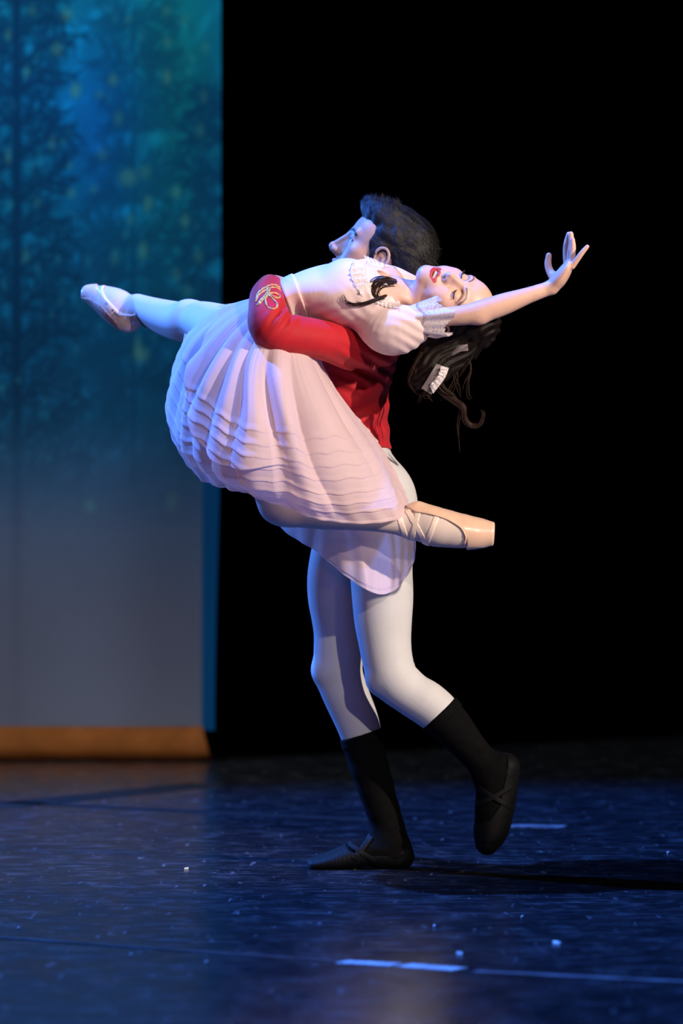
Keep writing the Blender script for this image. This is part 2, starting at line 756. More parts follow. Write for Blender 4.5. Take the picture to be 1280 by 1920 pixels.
floor_strip('floor_tape', (-40, 1502), (700, 1538), 0.07, M['tape_black'], 'black tape slanting right behind the standing foot', 'tape')
floor_strip('floor_tape', (955, 1548.5), (1059, 1550), 0.10, M['tape_grey'], 'pale tape scrap on the floor behind the lifted foot', 'tape')


def scrap(a, size, ang, label, sy=0.4):
    c = floor_pt(*a)
    V, n = [], 7
    top = []
    for i in range(n):
        t = 2 * math.pi * i / n
        r = size * (0.75 + 0.4 * random.random())
        top.append((r * math.cos(t), r * sy * math.sin(t)))
    ca, sa = math.cos(ang), math.sin(ang)
    V = [(c[0] + x * ca - y * sa, c[1] + (x * sa + y * ca) * 6, 0.001) for x, y in top]
    V += [(v[0], v[1], 0.003 + 0.002 * abs(math.sin(i * 1.3))) for i, v in enumerate(V)]
    Q = [tuple(range(n))[::-1], tuple(range(n, 2 * n))] + [(i, (i + 1) % n, n + (i + 1) % n, n + i) for i in range(n)]
    o = link('paper_scrap', mesh_from(np.array(V), Q, 'paper_scrap'), M['tape_white'], smooth=False)
    tag(o, label, 'scrap', 'white scraps on the stage floor')


scrap((1044, 1770), 0.0105, -0.5, 'largest white paper scrap on the front right floor')
scrap((814, 1738), 0.0037, 0, 'tiny white scrap on the floor below the standing heel')
scrap((862, 1790), 0.0074, -0.3, 'small white scrap just above the front tape strips')
scrap((978, 1721), 0.0037, 0.4, 'tiny white scrap on the floor below the dark shadow')
scrap((35, 1742), 0.0031, 0, 'tiny white scrap nearest the left frame edge')
scrap((387, 1806), 0.0031, 0, 'tiny white scrap left of the front tape strips')
scrap((1252, 1600), 0.0037, 0, 'tiny white scrap nearest the right frame edge')
scrap((246, 1792), 0.0025, 0, 'tiny white scrap on the blue front left floor')
scrap((350, 1630), 0.0062, 0.2, 'small white scrap left of the standing foot', 0.2)


def black_drapes():
    m = mat('black_velour', (0.0016, 0.0016, 0.0018), 0.95, spec=0.02, var=0.2)
    n = 240
    xs = np.linspace(-9, 9, n)
    V, Q = [], []
    for i, x in enumerate(xs):
        y = 7.2 + 0.10 * math.sin(x * 9.0) + 0.04 * math.sin(x * 23.0 + 1)
        V += [(x, y, 0.0), (x, y, 9.0), (x, y + 0.02, 0.0), (x, y + 0.02, 9.0)]
    for i in range(n - 1):
        a, b = 4 * i, 4 * i + 4
        Q += [(a, b, b + 1, a + 1), (b + 2, a + 2, a + 3, b + 3)]
    o = link('wall_back', mesh_from(np.array(V), Q, 'wall_back'), m)
    tag(o, 'black velour curtain closing the back of the stage', kind='structure')


black_drapes()

YB = 4.6


def backdrop():
    root = empty('stage_backdrop', tuple(W(200, 1412, YB)), 'painted teal forest backdrop cloth hanging at the left', 'backdrop')
    # columns and rows in photograph pixels at the cloth's distance; fine where the print is in view
    cols = np.concatenate([np.arange(-1500, -60, 20), np.arange(-60, 414, 4), [414]]).astype(float)
    rows = np.concatenate([np.arange(-900, -60, 20), np.arange(-60, 1370, 4), [1370]]).astype(float)
    CX, RY = np.meshgrid(cols, rows, indexing='ij')
    nx, ny = CX.shape
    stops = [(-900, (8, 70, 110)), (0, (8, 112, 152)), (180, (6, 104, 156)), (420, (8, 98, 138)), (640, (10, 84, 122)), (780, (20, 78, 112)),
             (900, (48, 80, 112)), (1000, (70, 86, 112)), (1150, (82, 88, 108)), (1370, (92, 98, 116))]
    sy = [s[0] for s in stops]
    base = np.stack([np.interp(RY, sy, [s[1][c] for s in stops]) for c in range(3)], -1)  # blue stage light fading to grey lower down is put into the print's colours
    P2 = np.stack([CX.ravel(), RY.ravel(), 0 * CX.ravel()], 1)
    nz = snoise(P2, 0.012, 3).reshape(CX.shape)
    nz2 = snoise(P2, 0.05, 4).reshape(CX.shape)
    nz3 = snoise(P2 * [1, 0.55, 1], 0.16, 5).reshape(CX.shape)
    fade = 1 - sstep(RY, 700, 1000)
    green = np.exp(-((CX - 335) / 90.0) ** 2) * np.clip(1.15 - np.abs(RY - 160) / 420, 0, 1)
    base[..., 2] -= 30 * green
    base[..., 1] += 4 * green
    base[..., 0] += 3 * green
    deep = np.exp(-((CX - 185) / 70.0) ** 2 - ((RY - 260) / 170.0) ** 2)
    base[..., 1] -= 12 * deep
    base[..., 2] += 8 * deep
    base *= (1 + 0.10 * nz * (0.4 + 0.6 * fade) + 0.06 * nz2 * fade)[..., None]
    lit = np.zeros(CX.shape)
    lit += fade * np.clip(nz3 - 0.05, 0, 1) * 0.9
    # dark branches
    dark = np.zeros(CX.shape)

    def stroke(a, b, wa, wb, s=1.0):
        x0, x1 = min(a[0], b[0]) - 12, max(a[0], b[0]) + 12
        y0, y1 = min(a[1], b[1]) - 12, max(a[1], b[1]) + 12
        i0, i1 = np.searchsorted(cols, [x0, x1])
        j0, j1 = np.searchsorted(rows, [y0, y1])
        if i1 <= i0 or j1 <= j0:
            return
        X, Yy = CX[i0:i1, j0:j1], RY[i0:i1, j0:j1]
        d = np.array([b[0] - a[0], b[1] - a[1]], float)
        t = np.clip(((X - a[0]) * d[0] + (Yy - a[1]) * d[1]) / (d @ d + 1e-9), 0, 1)
        dist = np.hypot(X - a[0] - t * d[0], Yy - a[1] - t * d[1])
        wv = wa + (wb - wa) * t
        v = s * np.clip(1.25 - dist / (wv + 1.5), 0, 1)
        dark[i0:i1, j0:j1] = np.maximum(dark[i0:i1, j0:j1], v)

    r = random.Random(11)

    def tree(x, top, bottom, width, step, blen, lean=0.75, s=1.0):
        stroke((x, top), (x, bottom), width * 0.7, width, s)
        y = top + step * 0.4
        while y < bottom - 160:
            for sd in (-1, 1):
                L = blen * (0.6 + 0.5 * r.random()) * (0.55 + 0.45 * (y - top) / (bottom - top))
                ang = lean * (0.7 + 0.5 * r.random())
                p = np.array([x, y + r.uniform(-10, 10)])
                d = np.array([sd * math.cos(ang), -math.sin(ang)])
                k = 6
                for i in range(k):
                    q = p + d * L / k
                    d = d + np.array([0, 0.07])
                    d /= np.linalg.norm(d)
                    stroke(p, q, width * 0.42 * (1 - i / k) + 1.5, width * 0.42 * (1 - (i + 1) / k) + 1.2, s * 0.95)
                    for t in range(4):
                        c = p + (q - p) * r.random()
                        up = r.choice([-1, 1])
                        a2 = math.atan2(d[1], d[0]) + up * r.uniform(0.5, 1.1)
                        l2 = r.uniform(22, 52)
                        e = c + l2 * np.array([math.cos(a2), math.sin(a2)])
                        stroke(c, e, 2.6, 1.2, s * 0.9)
                        for _ in range(2):
                            f = c + (e - c) * r.uniform(0.3, 1)
                            a3 = a2 + r.choice([-1, 1]) * r.uniform(0.4, 1.0)
                            l3 = r.uniform(10, 26)
                            stroke(f, f + l3 * np.array([math.cos(a3), math.sin(a3)]), 2.0, 1.0, s * 0.75)
                    p = q
            y += step * r.uniform(0.8, 1.2)

    tree(31, -300, 1360, 15, 62, 165)
    tree(425, 180, 1200, 9, 54, 120, 0.35, 0.8)
    tree(-420, -500, 1360, 15, 70, 200)
    tree(-900, -600, 1360, 15, 70, 200)
    tree(250, 20, 900, 5, 70, 120, 0.6, 0.5)
    tree(150, 480, 1000, 5, 52, 100, 0.3, 0.55)
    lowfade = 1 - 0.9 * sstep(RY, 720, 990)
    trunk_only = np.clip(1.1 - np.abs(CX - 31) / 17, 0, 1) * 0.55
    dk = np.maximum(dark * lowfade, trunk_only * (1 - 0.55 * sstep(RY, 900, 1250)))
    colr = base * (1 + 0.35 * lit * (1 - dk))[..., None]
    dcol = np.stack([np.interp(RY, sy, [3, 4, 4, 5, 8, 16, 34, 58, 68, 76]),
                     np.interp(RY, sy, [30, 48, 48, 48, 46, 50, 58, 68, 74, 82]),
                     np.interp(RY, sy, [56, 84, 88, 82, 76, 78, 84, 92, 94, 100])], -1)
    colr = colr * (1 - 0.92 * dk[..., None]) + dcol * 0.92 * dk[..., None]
    # pale printed snow lights
    spots = [(107, 92, 11, 13, .8), (125, 28, 11, 13, .8), (60, 20, 10, 10, .5), (212, 150, 9, 12, .8), (143, 168, 10, 14, .6), (313, 78, 8, 10, .7), (313, 145, 8, 14, .9),
             (312, 20, 8, 10, .6), (345, 38, 9, 10, .5), (385, 90, 8, 10, .5), (382, 180, 9, 14, .5), (240, 333, 17, 17, .8), (272, 322, 12, 14, .6), (277, 382, 8, 16, .9),
             (330, 360, 9, 12, .8), (347, 414, 8, 14, .9), (268, 470, 9, 18, .9), (215, 485, 9, 14, .5), (245, 412, 8, 10, .6), (265, 665, 15, 15, .9), (258, 648, 7, 22, .7),
             (134, 362, 8, 9, .7), (140, 172, 8, 16, .5), (375, 245, 9, 16, .5), (222, 222, 8, 14, .6), (192, 290, 10, 12, .5), (186, 178, 7, 8, .6), (168, 948, 12, 14, .35),
             (322, 940, 12, 18, .4), (240, 38, 6, 8, .6), (372, 480, 9, 14, .6), (330, 515, 9, 13, .6), (350, 545, 10, 14, .5), (130, 310, 6, 8, .5), (176, 355, 8, 8, .5), (98, 268, 5, 15, .7),
             (15, 65, 5, 12, .8), (50, 135, 5, 12, .8), (15, 295, 5, 14, .8), (48, 480, 6, 14, .7), (70, 380, 6, 10, .6)]
    for x, y, a, b, s in spots:
        g = s * np.exp(-np.clip(((CX - x) / a) ** 2 + ((RY - y) / b) ** 2, 0, 30) ** 1.5)
        colr = colr * (1 - 0.62 * g[..., None]) + np.array([92, 150, 130]) * 0.62 * g[..., None]
    for k in range(420):
        x, y = r.uniform(-1400, 410), r.uniform(-800, 960)
        a, b, s = r.uniform(3, 6), r.uniform(5, 10), r.uniform(.2, .55)
        i0, i1 = np.searchsorted(cols, [x - 22, x + 22])
        j0, j1 = np.searchsorted(rows, [y - 30, y + 30])
        X, Yy = CX[i0:i1, j0:j1], RY[i0:i1, j0:j1]
        g = s * (1 - 0.6 * sstep(y, 650, 950)) * np.exp(-((X - x) / a) ** 2 - ((Yy - y) / b) ** 2)[..., None]
        colr[i0:i1, j0:j1] = colr[i0:i1, j0:j1] * (1 - g) + np.array([50, 150, 160]) * g
    # blue strip down the right of the lower half
    strip = sstep(CX, 376, 383) * sstep(RY, 800, 930)
    colr = colr * (1 - strip[..., None]) + np.array([4, 66, 112]) * strip[..., None]
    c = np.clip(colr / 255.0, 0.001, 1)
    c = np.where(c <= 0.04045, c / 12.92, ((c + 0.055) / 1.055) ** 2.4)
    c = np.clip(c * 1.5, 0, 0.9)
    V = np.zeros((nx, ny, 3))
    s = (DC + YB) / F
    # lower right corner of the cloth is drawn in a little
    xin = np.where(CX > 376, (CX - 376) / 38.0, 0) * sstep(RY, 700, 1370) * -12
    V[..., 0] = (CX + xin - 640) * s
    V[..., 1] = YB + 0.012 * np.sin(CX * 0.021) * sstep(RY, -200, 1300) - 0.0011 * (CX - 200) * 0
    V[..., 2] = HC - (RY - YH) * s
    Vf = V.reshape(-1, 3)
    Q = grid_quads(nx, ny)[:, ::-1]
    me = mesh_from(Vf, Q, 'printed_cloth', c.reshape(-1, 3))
    o = link('printed_cloth', me, mat('forest_print_and_light', attr='Col', rough=0.9, spec=0.1, var=0.05, vscale=3))
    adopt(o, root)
    # padded hem that rests on the floor; its amber is warm light put into the colour
    zt = HC - (1362 - YH) * s
    prof = [(0.00, zt), (-0.03, zt - 0.004), (-0.05, zt * 0.72), (-0.062, zt * 0.42), (-0.058, 0.022), (-0.03, 0.003), (0.0, 0.002), (0.02, 0.03), (0.02, zt)]
    V, Q = [], []
    xl, xr = (-1500 - 640) * s, (380 - 640) * s
    nseg = 60
    for i in range(nseg + 1):
        x = xl + (xr - xl) * i / nseg
        for (y, z) in prof:
            xx = x + (0.03 * (1 - z / zt) if i == nseg else 0)
            V.append((xx, YB - 0.01 + y - (xr - x) * 0.0 + 0.004 * math.sin(x * 5 + z * 9), z))
    k = len(prof)
    for i in range(nseg):
        for j in range(k):
            Q.append((i * k + j, i * k + (j + 1) % k, (i + 1) * k + (j + 1) % k, (i + 1) * k + j))
    Q += [tuple(range(k)), tuple(nseg * k + j for j in range(k))[::-1]]
    o = link('bottom_hem', mesh_from(np.array(V), Q, 'bottom_hem'), mat('amber_lit_hem_cloth', lin(150, 88, 42), 0.9, var=0.2, vscale=14, spec=0.1))
    o['label'] = 'padded hem resting on the floor, warm light painted in as amber brown'
    adopt(o, root)
    return root


backdrop()
#@@FIGURES


# ================================================================== HEADS
class Frame:
    """local +x = the person's right, +y = forward, +z = up"""

    def __init__(self, forward, up, s=1.0):
        f = np.array(forward, float)
        f /= np.linalg.norm(f)
        u = np.array(up, float)
        u -= f * (u @ f)
        u /= np.linalg.norm(u)
        r = np.cross(f, u)
        self.R = np.stack([r, f, u], 1)
        self.s = s
        self.o = np.zeros(3)

    def p(self, x, y, z):
        return self.o + self.R @ (self.s * np.array([x, y, z], float))

    def loc(self, P):
        return (P - self.o) @ self.R / self.s

    def pin(self, local, world):
        self.o = np.zeros(3)
        self.o = np.asarray(world) - self.p(*local)


def add_head(sd, fr, male=True, closed=False, ears=(-1, 1)):
    s = fr.s

    def E(c, r, R=None):
        RR = fr.R if R is None else fr.R @ R
        return ell(fr.p(*c), np.array(r) * s, RR)

    def S(a, b, ra, rb):
        return seg(fr.p(*a), fr.p(*b), ra * s, rb * s)

    def Bq(c, r):
        return ball(fr.p(*c), r * s)
    jw = 1.0 if male else 0.9
    sd.add([E((0, -0.018, 0.032), (0.073, 0.094, 0.082))], 0.02)
    sd.add([E((0, 0.035, 0.028), (0.058, 0.047, 0.056))], 0.03)
    sd.add([E((0, 0.026, -0.03), (0.058, 0.052, 0.066) if male else (0.061, 0.053, 0.064))], 0.03)
    for x in (-1, 1):
        sd.add([S((x * 0.052 * jw, -0.002, -0.05), (x * 0.047 * jw, 0.012, -0.078), 0.018, 0.016),
                S((x * 0.047 * jw, 0.012, -0.078), (x * 0.014, 0.068 if male else 0.062, -0.106 if male else -0.097), 0.017, 0.013)], 0.03)
        # cheekbone and cheek
        sd.add([E((x * 0.043, 0.05, -0.024), (0.021, 0.02, 0.016))], 0.02)
        sd.add([E((x * 0.034, 0.054, -0.05), (0.022, 0.02, 0.024))], 0.02)
    sd.add([E((0, 0.073 if male else 0.068, -0.105 if male else -0.098), (0.019 if male else 0.015, 0.014, 0.013))], 0.018)
    sd.add([E((0, 0.067, -0.07), (0.029, 0.021, 0.026))], 0.018)
    # brow ridge
    for x in (-1, 1):
        sd.add([S((x * 0.012, 0.081, 0.016), (x * 0.043, 0.067, 0.019), 0.008 if male else 0.006, 0.007)], 0.014)
    # eye sockets
    for x in (-1, 1):
        sd.add([E((x * 0.032, 0.094, -0.001), (0.018, 0.016, 0.012))], 0.014, 's')
    # nose
    tip = (0, 0.111, -0.035) if male else (0, 0.101, -0.033)
    br = 0.0075 if male else 0.006
    sd.add([S((0, 0.072, 0.012), (0, 0.082, -0.036), br + 0.001, br + 0.006)], 0.009)
    sd.add([S((0, 0.084 if male else 0.080, 0.010), (0, tip[1] - 0.004, tip[2] + 0.004), br, br + 0.0012)], 0.009)
    sd.add([S((0, 0.078, -0.010), (0, tip[1] - 0.016, tip[2] + 0.002), br + 0.001, br + 0.003)], 0.006)
    sd.add([Bq(tip, 0.0078 if male else 0.0066)], 0.008 if male else 0.011)
    aw = 0.012 if male else 0.0095
    for x in (-1, 1):
        sd.add([E((x * aw, tip[1] - 0.014, tip[2] - 0.005), (0.0066, 0.010, 0.0072) if male else (0.0058, 0.009, 0.0062))], 0.010)
    sd.add([S((0, tip[1] - 0.003, tip[2] - 0.008), (0, 0.084, -0.05), 0.0045, 0.005)], 0.006)
    for x in (-1, 1):
        sd.add([E((x * aw * 0.62, tip[1] - 0.011, tip[2] - 0.0125), (0.0034, 0.006, 0.004))], 0.002, 's')
    # lips
    mz = -0.069
    if male:
        sd.add([S((-0.020, 0.077, mz), (0, 0.090, mz + 0.005), 0.003, 0.0055), S((0.020, 0.077, mz), (0, 0.090, mz + 0.005), 0.003, 0.0055)], 0.006)
        sd.add([S((-0.016, 0.078, mz - 0.004), (0, 0.088, mz - 0.009), 0.003, 0.0065), S((0.016, 0.078, mz - 0.004), (0, 0.088, mz - 0.009), 0.003, 0.0065)], 0.006)
        sd.add([S((-0.019, 0.083, mz - 0.001), (0.019, 0.083, mz - 0.001), 0.001, 0.001), S((-0.006, 0.094, mz - 0.001), (0.006, 0.094, mz - 0.001), 0.0012, 0.0012)], 0.003, 's')
    else:
        # smiling, slightly open
        up = [(-0.0225, 0.073, mz + 0.003), (-0.012, 0.083, mz + 0.003), (-0.004, 0.088, mz + 0.006), (0, 0.088, mz + 0.0045), (0.004, 0.088, mz + 0.006), (0.012, 0.083, mz + 0.003), (0.0225, 0.073, mz + 0.003)]
        dn = [(-0.0225, 0.073, mz + 0.003), (-0.013, 0.080, mz - 0.0095), (0, 0.085, mz - 0.013), (0.013, 0.080, mz - 0.0095), (0.0225, 0.073, mz + 0.003)]
        rr = [0.002, 0.0032, 0.0038, 0.0034, 0.0038, 0.0032, 0.002]
        sd.add([S(up[i], up[i + 1], rr[i], rr[i + 1]) for i in range(6)], 0.0035)
        r2 = [0.002, 0.0042, 0.0050, 0.0042, 0.002]
        sd.add([S(dn[i], dn[i + 1], r2[i], r2[i + 1]) for i in range(4)], 0.0035)
        sd.add([E((0, 0.090, mz - 0.003), (0.018, 0.016, 0.0066))], 0.002, 's')
    # eyes
    for x in (-1, 1):
        c = (x * 0.031, 0.0665, -0.001)
        if closed:
            sd.add([Bq(c, 0.0138)], 0.006)
            sd.add([S((x * 0.017, 0.0795, 0.0085), (x * 0.031, 0.0835, 0.0115), 0.0012, 0.0014), S((x * 0.031, 0.0835, 0.0115), (x * 0.046, 0.072, 0.008), 0.0014, 0.0012)], 0.004, 's')
        else:
            sd.add([Bq(c, 0.0138)], 0.006)
            sd.add([E((x * 0.0315, 0.083, -0.0025), (0.0145, 0.013, 0.0048))], 0.002, 's')
    # ears
    for x in ears:
        b = 0.070
        Rz = np.array([[math.cos(0.35 * x), -math.sin(0.35 * x), 0], [math.sin(0.35 * x), math.cos(0.35 * x), 0], [0, 0, 1]])
        sd.add([E((x * (b + 0.004), -0.012, -0.018), (0.006, 0.016, 0.027), Rz)], 0.006)
        hel = [(0.002, 0.004, -0.018), (0.008, 0.006, 0.000), (0.012, -0.001, 0.012), (0.015, -0.014, 0.015), (0.017, -0.026, 0.005), (0.016, -0.029, -0.012), (0.013, -0.025, -0.030), (0.009, -0.014, -0.044), (0.006, -0.004, -0.046)]
        hel = [(x * (b - 0.002 + h[0]), h[1], h[2]) for h in hel]
        rr = catmull(np.array([0.003, 0.0034, 0.0036, 0.0037, 0.0037, 0.0036, 0.004, 0.006, 0.005])[:, None], 33)[:, 0]
        hel = catmull(np.array(hel), 33)
        sd.add([S(hel[i], hel[i + 1], rr[i], rr[i + 1]) for i in range(len(hel) - 1)], 0.003)
        sd.add([S((x * (b + 0.009), -0.020, -0.002), (x * (b + 0.009), -0.018, -0.026), 0.0022, 0.003)], 0.003)
        sd.add([E((x * (b + 0.012), -0.007, -0.018), (0.0065, 0.007, 0.012), Rz)], 0.003, 's')
        sd.add([E((x * (b + 0.004), 0.002, -0.022), (0.005, 0.004, 0.005))], 0.003)


def line_dist(Q, pts):
    """2-D distance from local (x, z) points to a polyline"""
    d = np.full(len(Q), 9.0)
    for a, b in zip(pts[:-1], pts[1:]):
        a, b = np.array(a), np.array(b)
        ab = b - a
        t = np.clip((Q - a) @ ab / (ab @ ab), 0, 1)
        d = np.minimum(d, np.linalg.norm(Q - a - t[:, None] * ab, axis=1))
    return d


def blend(col, c, f):
    return col * (1 - f[:, None]) + np.array(c) * f[:, None]


# ================================================================== THE MAN
MAN_STAND = [(668, 930, 0.06, 60, 1.15), (648, 1000, 0.062, 54, 1.1), (628, 1072, 0.065, 48, 1.1), (627, 1118, 0.065, 47, 1.1), (630, 1155, 0.065, 43.5, 1.1), (632, 1187, 0.065, 41, 1.08),
             (634, 1226, 0.065, 43, 1.0), (634, 1257, 0.065, 42.5, 1.0), (641, 1284, 0.065, 41, 1.0), (654, 1316, 0.065, 39.5, 1.05), (667, 1347, 0.065, 38, 1.05), (677, 1378, 0.065, 35.5, 1.0),
             (690, 1430, 0.065, 33, 1.0), (710, 1496, 0.065, 29, 1.0), (724, 1539, 0.065, 27, 1.0), (735, 1578, 0.065, 27, 1.0)]
MAN_STAND_FOOT = [(752, 1606, 0.065, 19, 1.2), (722, 1598, 0.065, 25, 1.15), (688, 1596, 0.065, 23, 1.3), (650, 1606, 0.065, 17, 1.9), (615, 1615, 0.065, 11.5, 2.6), (588, 1620, 0.065, 6.5, 3.0)]
MAN_BENT = [(700, 925, -0.075, 68, 1.15), (712, 1000, -0.08, 61, 1.1), (714, 1061, -0.085, 56, 1.1), (717, 1118, -0.09, 54.5, 1.1), (718, 1162, -0.095, 51, 1.1), (721, 1201, -0.10, 46.5, 1.1),
            (727, 1240, -0.105, 44, 1.05), (740, 1273, -0.11, 42, 1.05), (770, 1300, -0.11, 38.5, 1.05), (797, 1317, -0.11, 39, 1.05), (820, 1335, -0.11, 37.5, 1.05), (847, 1362, -0.105, 33.5, 1.0),
            (876, 1396, -0.10, 28, 1.0), (903, 1428, -0.10, 25.5, 1.0), (917, 1446, -0.10, 26, 1.0)]
MAN_BENT_FOOT = [(946, 1440, -0.10, 23, 1.2), (932, 1462, -0.10, 34, 0.95), (929, 1492, -0.10, 33, 1.0), (925, 1525, -0.10, 31, 1.15), (920, 1556, -0.10, 27, 1.3), (913, 1580, -0.10, 17, 1.7)]
MAN_TORSO = [(690, 930, 0.0, 62, 1.9), (680, 890, 0.0, 62, 1.85), (666, 840, 0.0, 58, 1.75), (654, 780, 0.0, 66, 1.75), (652, 720, 0.0, 71, 1.8), (660, 660, 0.0, 77, 1.85), (676, 615, 0.0, 62, 2.2), (692, 588, 0.0, 40, 2.2)]
MAN_ARM = [(706, 640, -0.215, 42), (665, 652, -0.30, 33), (620, 642, -0.375, 29.5), (585, 634, -0.42, 29.5), (540, 627, -0.46, 31), (508, 612, -0.475, 33), (502, 585, -0.455, 28.5), (500, 560, -0.40, 24), (505, 541, -0.335, 20.5)]
MAN_HAND = [(505, 541, -0.335, 11), (511, 531, -0.285, 13.5, 1.0), (520, 532, -0.24, 15, 1.0), (534, 545, -0.20, 13, 1.0)]
MAN_ARM_FAR = [(690, 640, 0.215, 42), (640, 690, 0.24, 33), (590, 712, 0.22, 30), (560, 700, 0.14, 26), (545, 668, 0.05, 20), (540, 640, -0.03, 17)]

fm = Frame((-0.883, 0.03, 0.469), (0.469, 0, 0.883), 1.03)
fm.pin((-0.031, 0.07, 0), W(662.5, 450, -0.052))


def hand_fingers(rows_list, k=0.006):
    return [(chain(r, n=len(r) * 2), k) for r in rows_list]


def strap(sd, pts, wd, name, m, parent, y0=-0.75, y1=0.5, off=0.0015, nn=24, th=0.0022):
    pts = catmull(np.array(pts, float), nn)
    H = hit(sd, pts, y0, y1, off)
    T = np.gradient(H, axis=0)
    T /= np.linalg.norm(T, axis=1)[:, None]
    N = []
    for p in H:
        e = 0.003
        g = np.array([sd((p + d)[None], p, 0.01)[0] - sd((p - d)[None], p, 0.01)[0] for d in np.eye(3) * e])
        N.append(g / (np.linalg.norm(g) + 1e-9))
    N = np.array(N)
    B = np.cross(T, N)
    V = np.concatenate([H - B * wd / 2, H + B * wd / 2, H + B * wd / 2 + N * th, H - B * wd / 2 + N * th])
    n = len(H)
    Q = []
    for i in range(n - 1):
        for a, b in ((0, 1), (1, 2), (2, 3), (3, 0)):
            Q.append((a * n + i, b * n + i, b * n + i + 1, a * n + i + 1))
    o = link(name, mesh_from(V, Q, name), m)
    adopt(o, parent)
    return o


def build_man():
    root = empty('person', tuple(floor_pt(675, 1626)), 'dark-haired dancer in red jacket, white tights and black socks, carrying the dancer in pink', 'person')
    body = Sdf()
    legs = Sdf()
    for s in (body, legs):
        s.add(chain(MAN_STAND), 0.02)
        s.add(chain(MAN_STAND_FOOT), 0.03)
        s.add(chain(MAN_BENT), 0.012)
        s.add(chain(MAN_BENT_FOOT), 0.03)
        # knee caps, calves, buttocks
        s.add([ball(W(606, 1258, 0.06), 0.020)], 0.03)
        s.add([ball(W(708, 1278, -0.115), 0.020)], 0.03)
        s.add([ell(W(733, 948, -0.06), (0.058, 0.075, 0.075)), ell(W(728, 948, 0.07), (0.058, 0.075, 0.075))], 0.03)
    body.add(chain(MAN_TORSO), 0.04)
    body.add([seg(W(694, 590, 0), W(706, 500, -0.015), 0.060, 0.054)], 0.04)
    body.add(chain(MAN_ARM, extra=-0.009), 0.03)
    body.add(chain(MAN_ARM_FAR, extra=-0.006), 0.03)
    body.add(chain(MAN_HAND), 0.012)
    for dy, dx in ((0, 0), (-4, 8), (-7, 16), (-8, 24)):   # four fingers folding over her waist
        body.add(chain([(518 + dx * 0.6, 530 + dy * 0.3, -0.25, 7.5), (528 + dx, 541 + dy, -0.215, 7), (534 + dx, 553 + dy, -0.19, 6.5), (536 + dx, 566 + dy, -0.175, 6)]), 0.006)
    body.add(chain([(500, 534, -0.30, 8), (494, 541, -0.27, 7.5), (494, 552, -0.235, 6.5)]), 0.006)
    add_head(body, fm, True, False)
    hc = fm.p(0, 0.0, -0.02)
    hb = 0.16
    lo, hi = bounds(body)
    Vc, Qc = surf(body, lo, hi, 0.006)
    Vc = relax(Vc, Qc, 3)
    inb = lambda C, e: (np.abs(C - hc) < hb + e).all(1)
    Vc, Qc = clip_faces(Vc, Qc, lambda C: ~inb(C, 0.0))
    Vh, Qh = surf(body, hc - hb - 0.02, hc + hb + 0.02, 0.0017)
    Vh, Qh = clip_faces(Vh, Qh, lambda C: inb(C, 0.003))
    V, Q = merge([(Vc, Qc), (Vh, Qh)])
    col = np.tile(np.array([0.50, 0.285, 0.20]), (len(V), 1))
    Lc = fm.loc(V)
    near = (np.abs(Lc) < 0.17).all(1)
    L2 = Lc[near][:, [0, 2]].copy()
    L2[:, 0] = np.abs(L2[:, 0])
    c = col[near]
    front = Lc[near][:, 1]
    # brows, lips, lash line, stubble shade none
    bd = line_dist(L2, [(0.011, 0.017), (0.026, 0.022), (0.040, 0.021), (0.049, 0.014)])
    c = blend(c, (0.02, 0.013, 0.01), (1 - sstep(bd, 0.0028, 0.0055)) * (front > 0.03) * 0.95)
    ld = line_dist(L2, [(0, -0.069), (0.012, -0.0695), (0.020, -0.070)])
    c = blend(c, (0.42, 0.16, 0.14), (1 - sstep(ld, 0.006, 0.010)) * (front > 0.074) * (L2[:, 1] > -0.085) * 0.8)
    ed = line_dist(L2, [(0.0175, -0.003), (0.024, 0.002), (0.032, 0.0035), (0.040, 0.001), (0.046, -0.004)])
    c = blend(c, (0.02, 0.014, 0.012), (1 - sstep(ed, 0.0012, 0.0028)) * (front > 0.055) * 0.9)
    col[near] = c
    o = link('body', mesh_from(V, Q, 'body', col), M['skin_man'])
    adopt(o, root)

    # eyes
    for x in (-1, 1):
        cc = fm.p(x * 0.031, 0.0655, -0.001)
        n = 24
        th = np.linspace(0, math.pi, n)
        Vv, cols = [], []
        for t in th:
            for ph in np.linspace(0, 2 * math.pi, 24, endpoint=False):
                l = np.array([math.sin(t) * math.cos(ph), math.cos(t), math.sin(t) * math.sin(ph)]) * 0.0122
                Vv.append(cc + fm.R @ l * fm.s)
                cols.append((0.01, 0.008, 0.008) if t < 0.26 else ((0.06, 0.03, 0.015) if t < 0.52 else (0.75, 0.72, 0.7)))
        Qe = []
        for i in range(n - 1):
            for j in range(24):
                a, b = i * 24 + j, i * 24 + (j + 1) % 24
                Qe.append((a, b, b + 24, a + 24))
        e = link('eyeball', mesh_from(np.array(Vv), np.array(Qe), 'eyeball', np.array(cols)), M['eye'])
        adopt(e, root)

    n_st = np.array([0.30, 0, -0.95])
    BT = W(822, 1337, -0.11)
    n_bt = np.array([0.69, 0, -0.72])
    # above the sock on each leg; the bent leg is told apart by its place behind the knee
    A, Bp = half(W(677, 1376, 0.065), n_st), half(BT, n_bt)

    sdst = Sdf()
    sdst.add(chain(MAN_STAND), 0.02).add(chain(MAN_STAND_FOOT), 0.03).add([ball(W(606, 1258, 0.06), 0.020)], 0.03)
    sdbt = Sdf()
    sdbt.add(chain(MAN_BENT), 0.02).add(chain(MAN_BENT_FOOT), 0.03).add([ball(W(708, 1278, -0.115), 0.020)], 0.03)
    hip = Sdf()
    hip.add(chain(MAN_TORSO), 0.04)
    hip.add([half(W(0, 822, 0), (0, 0, 1))], 0.004, 'i')
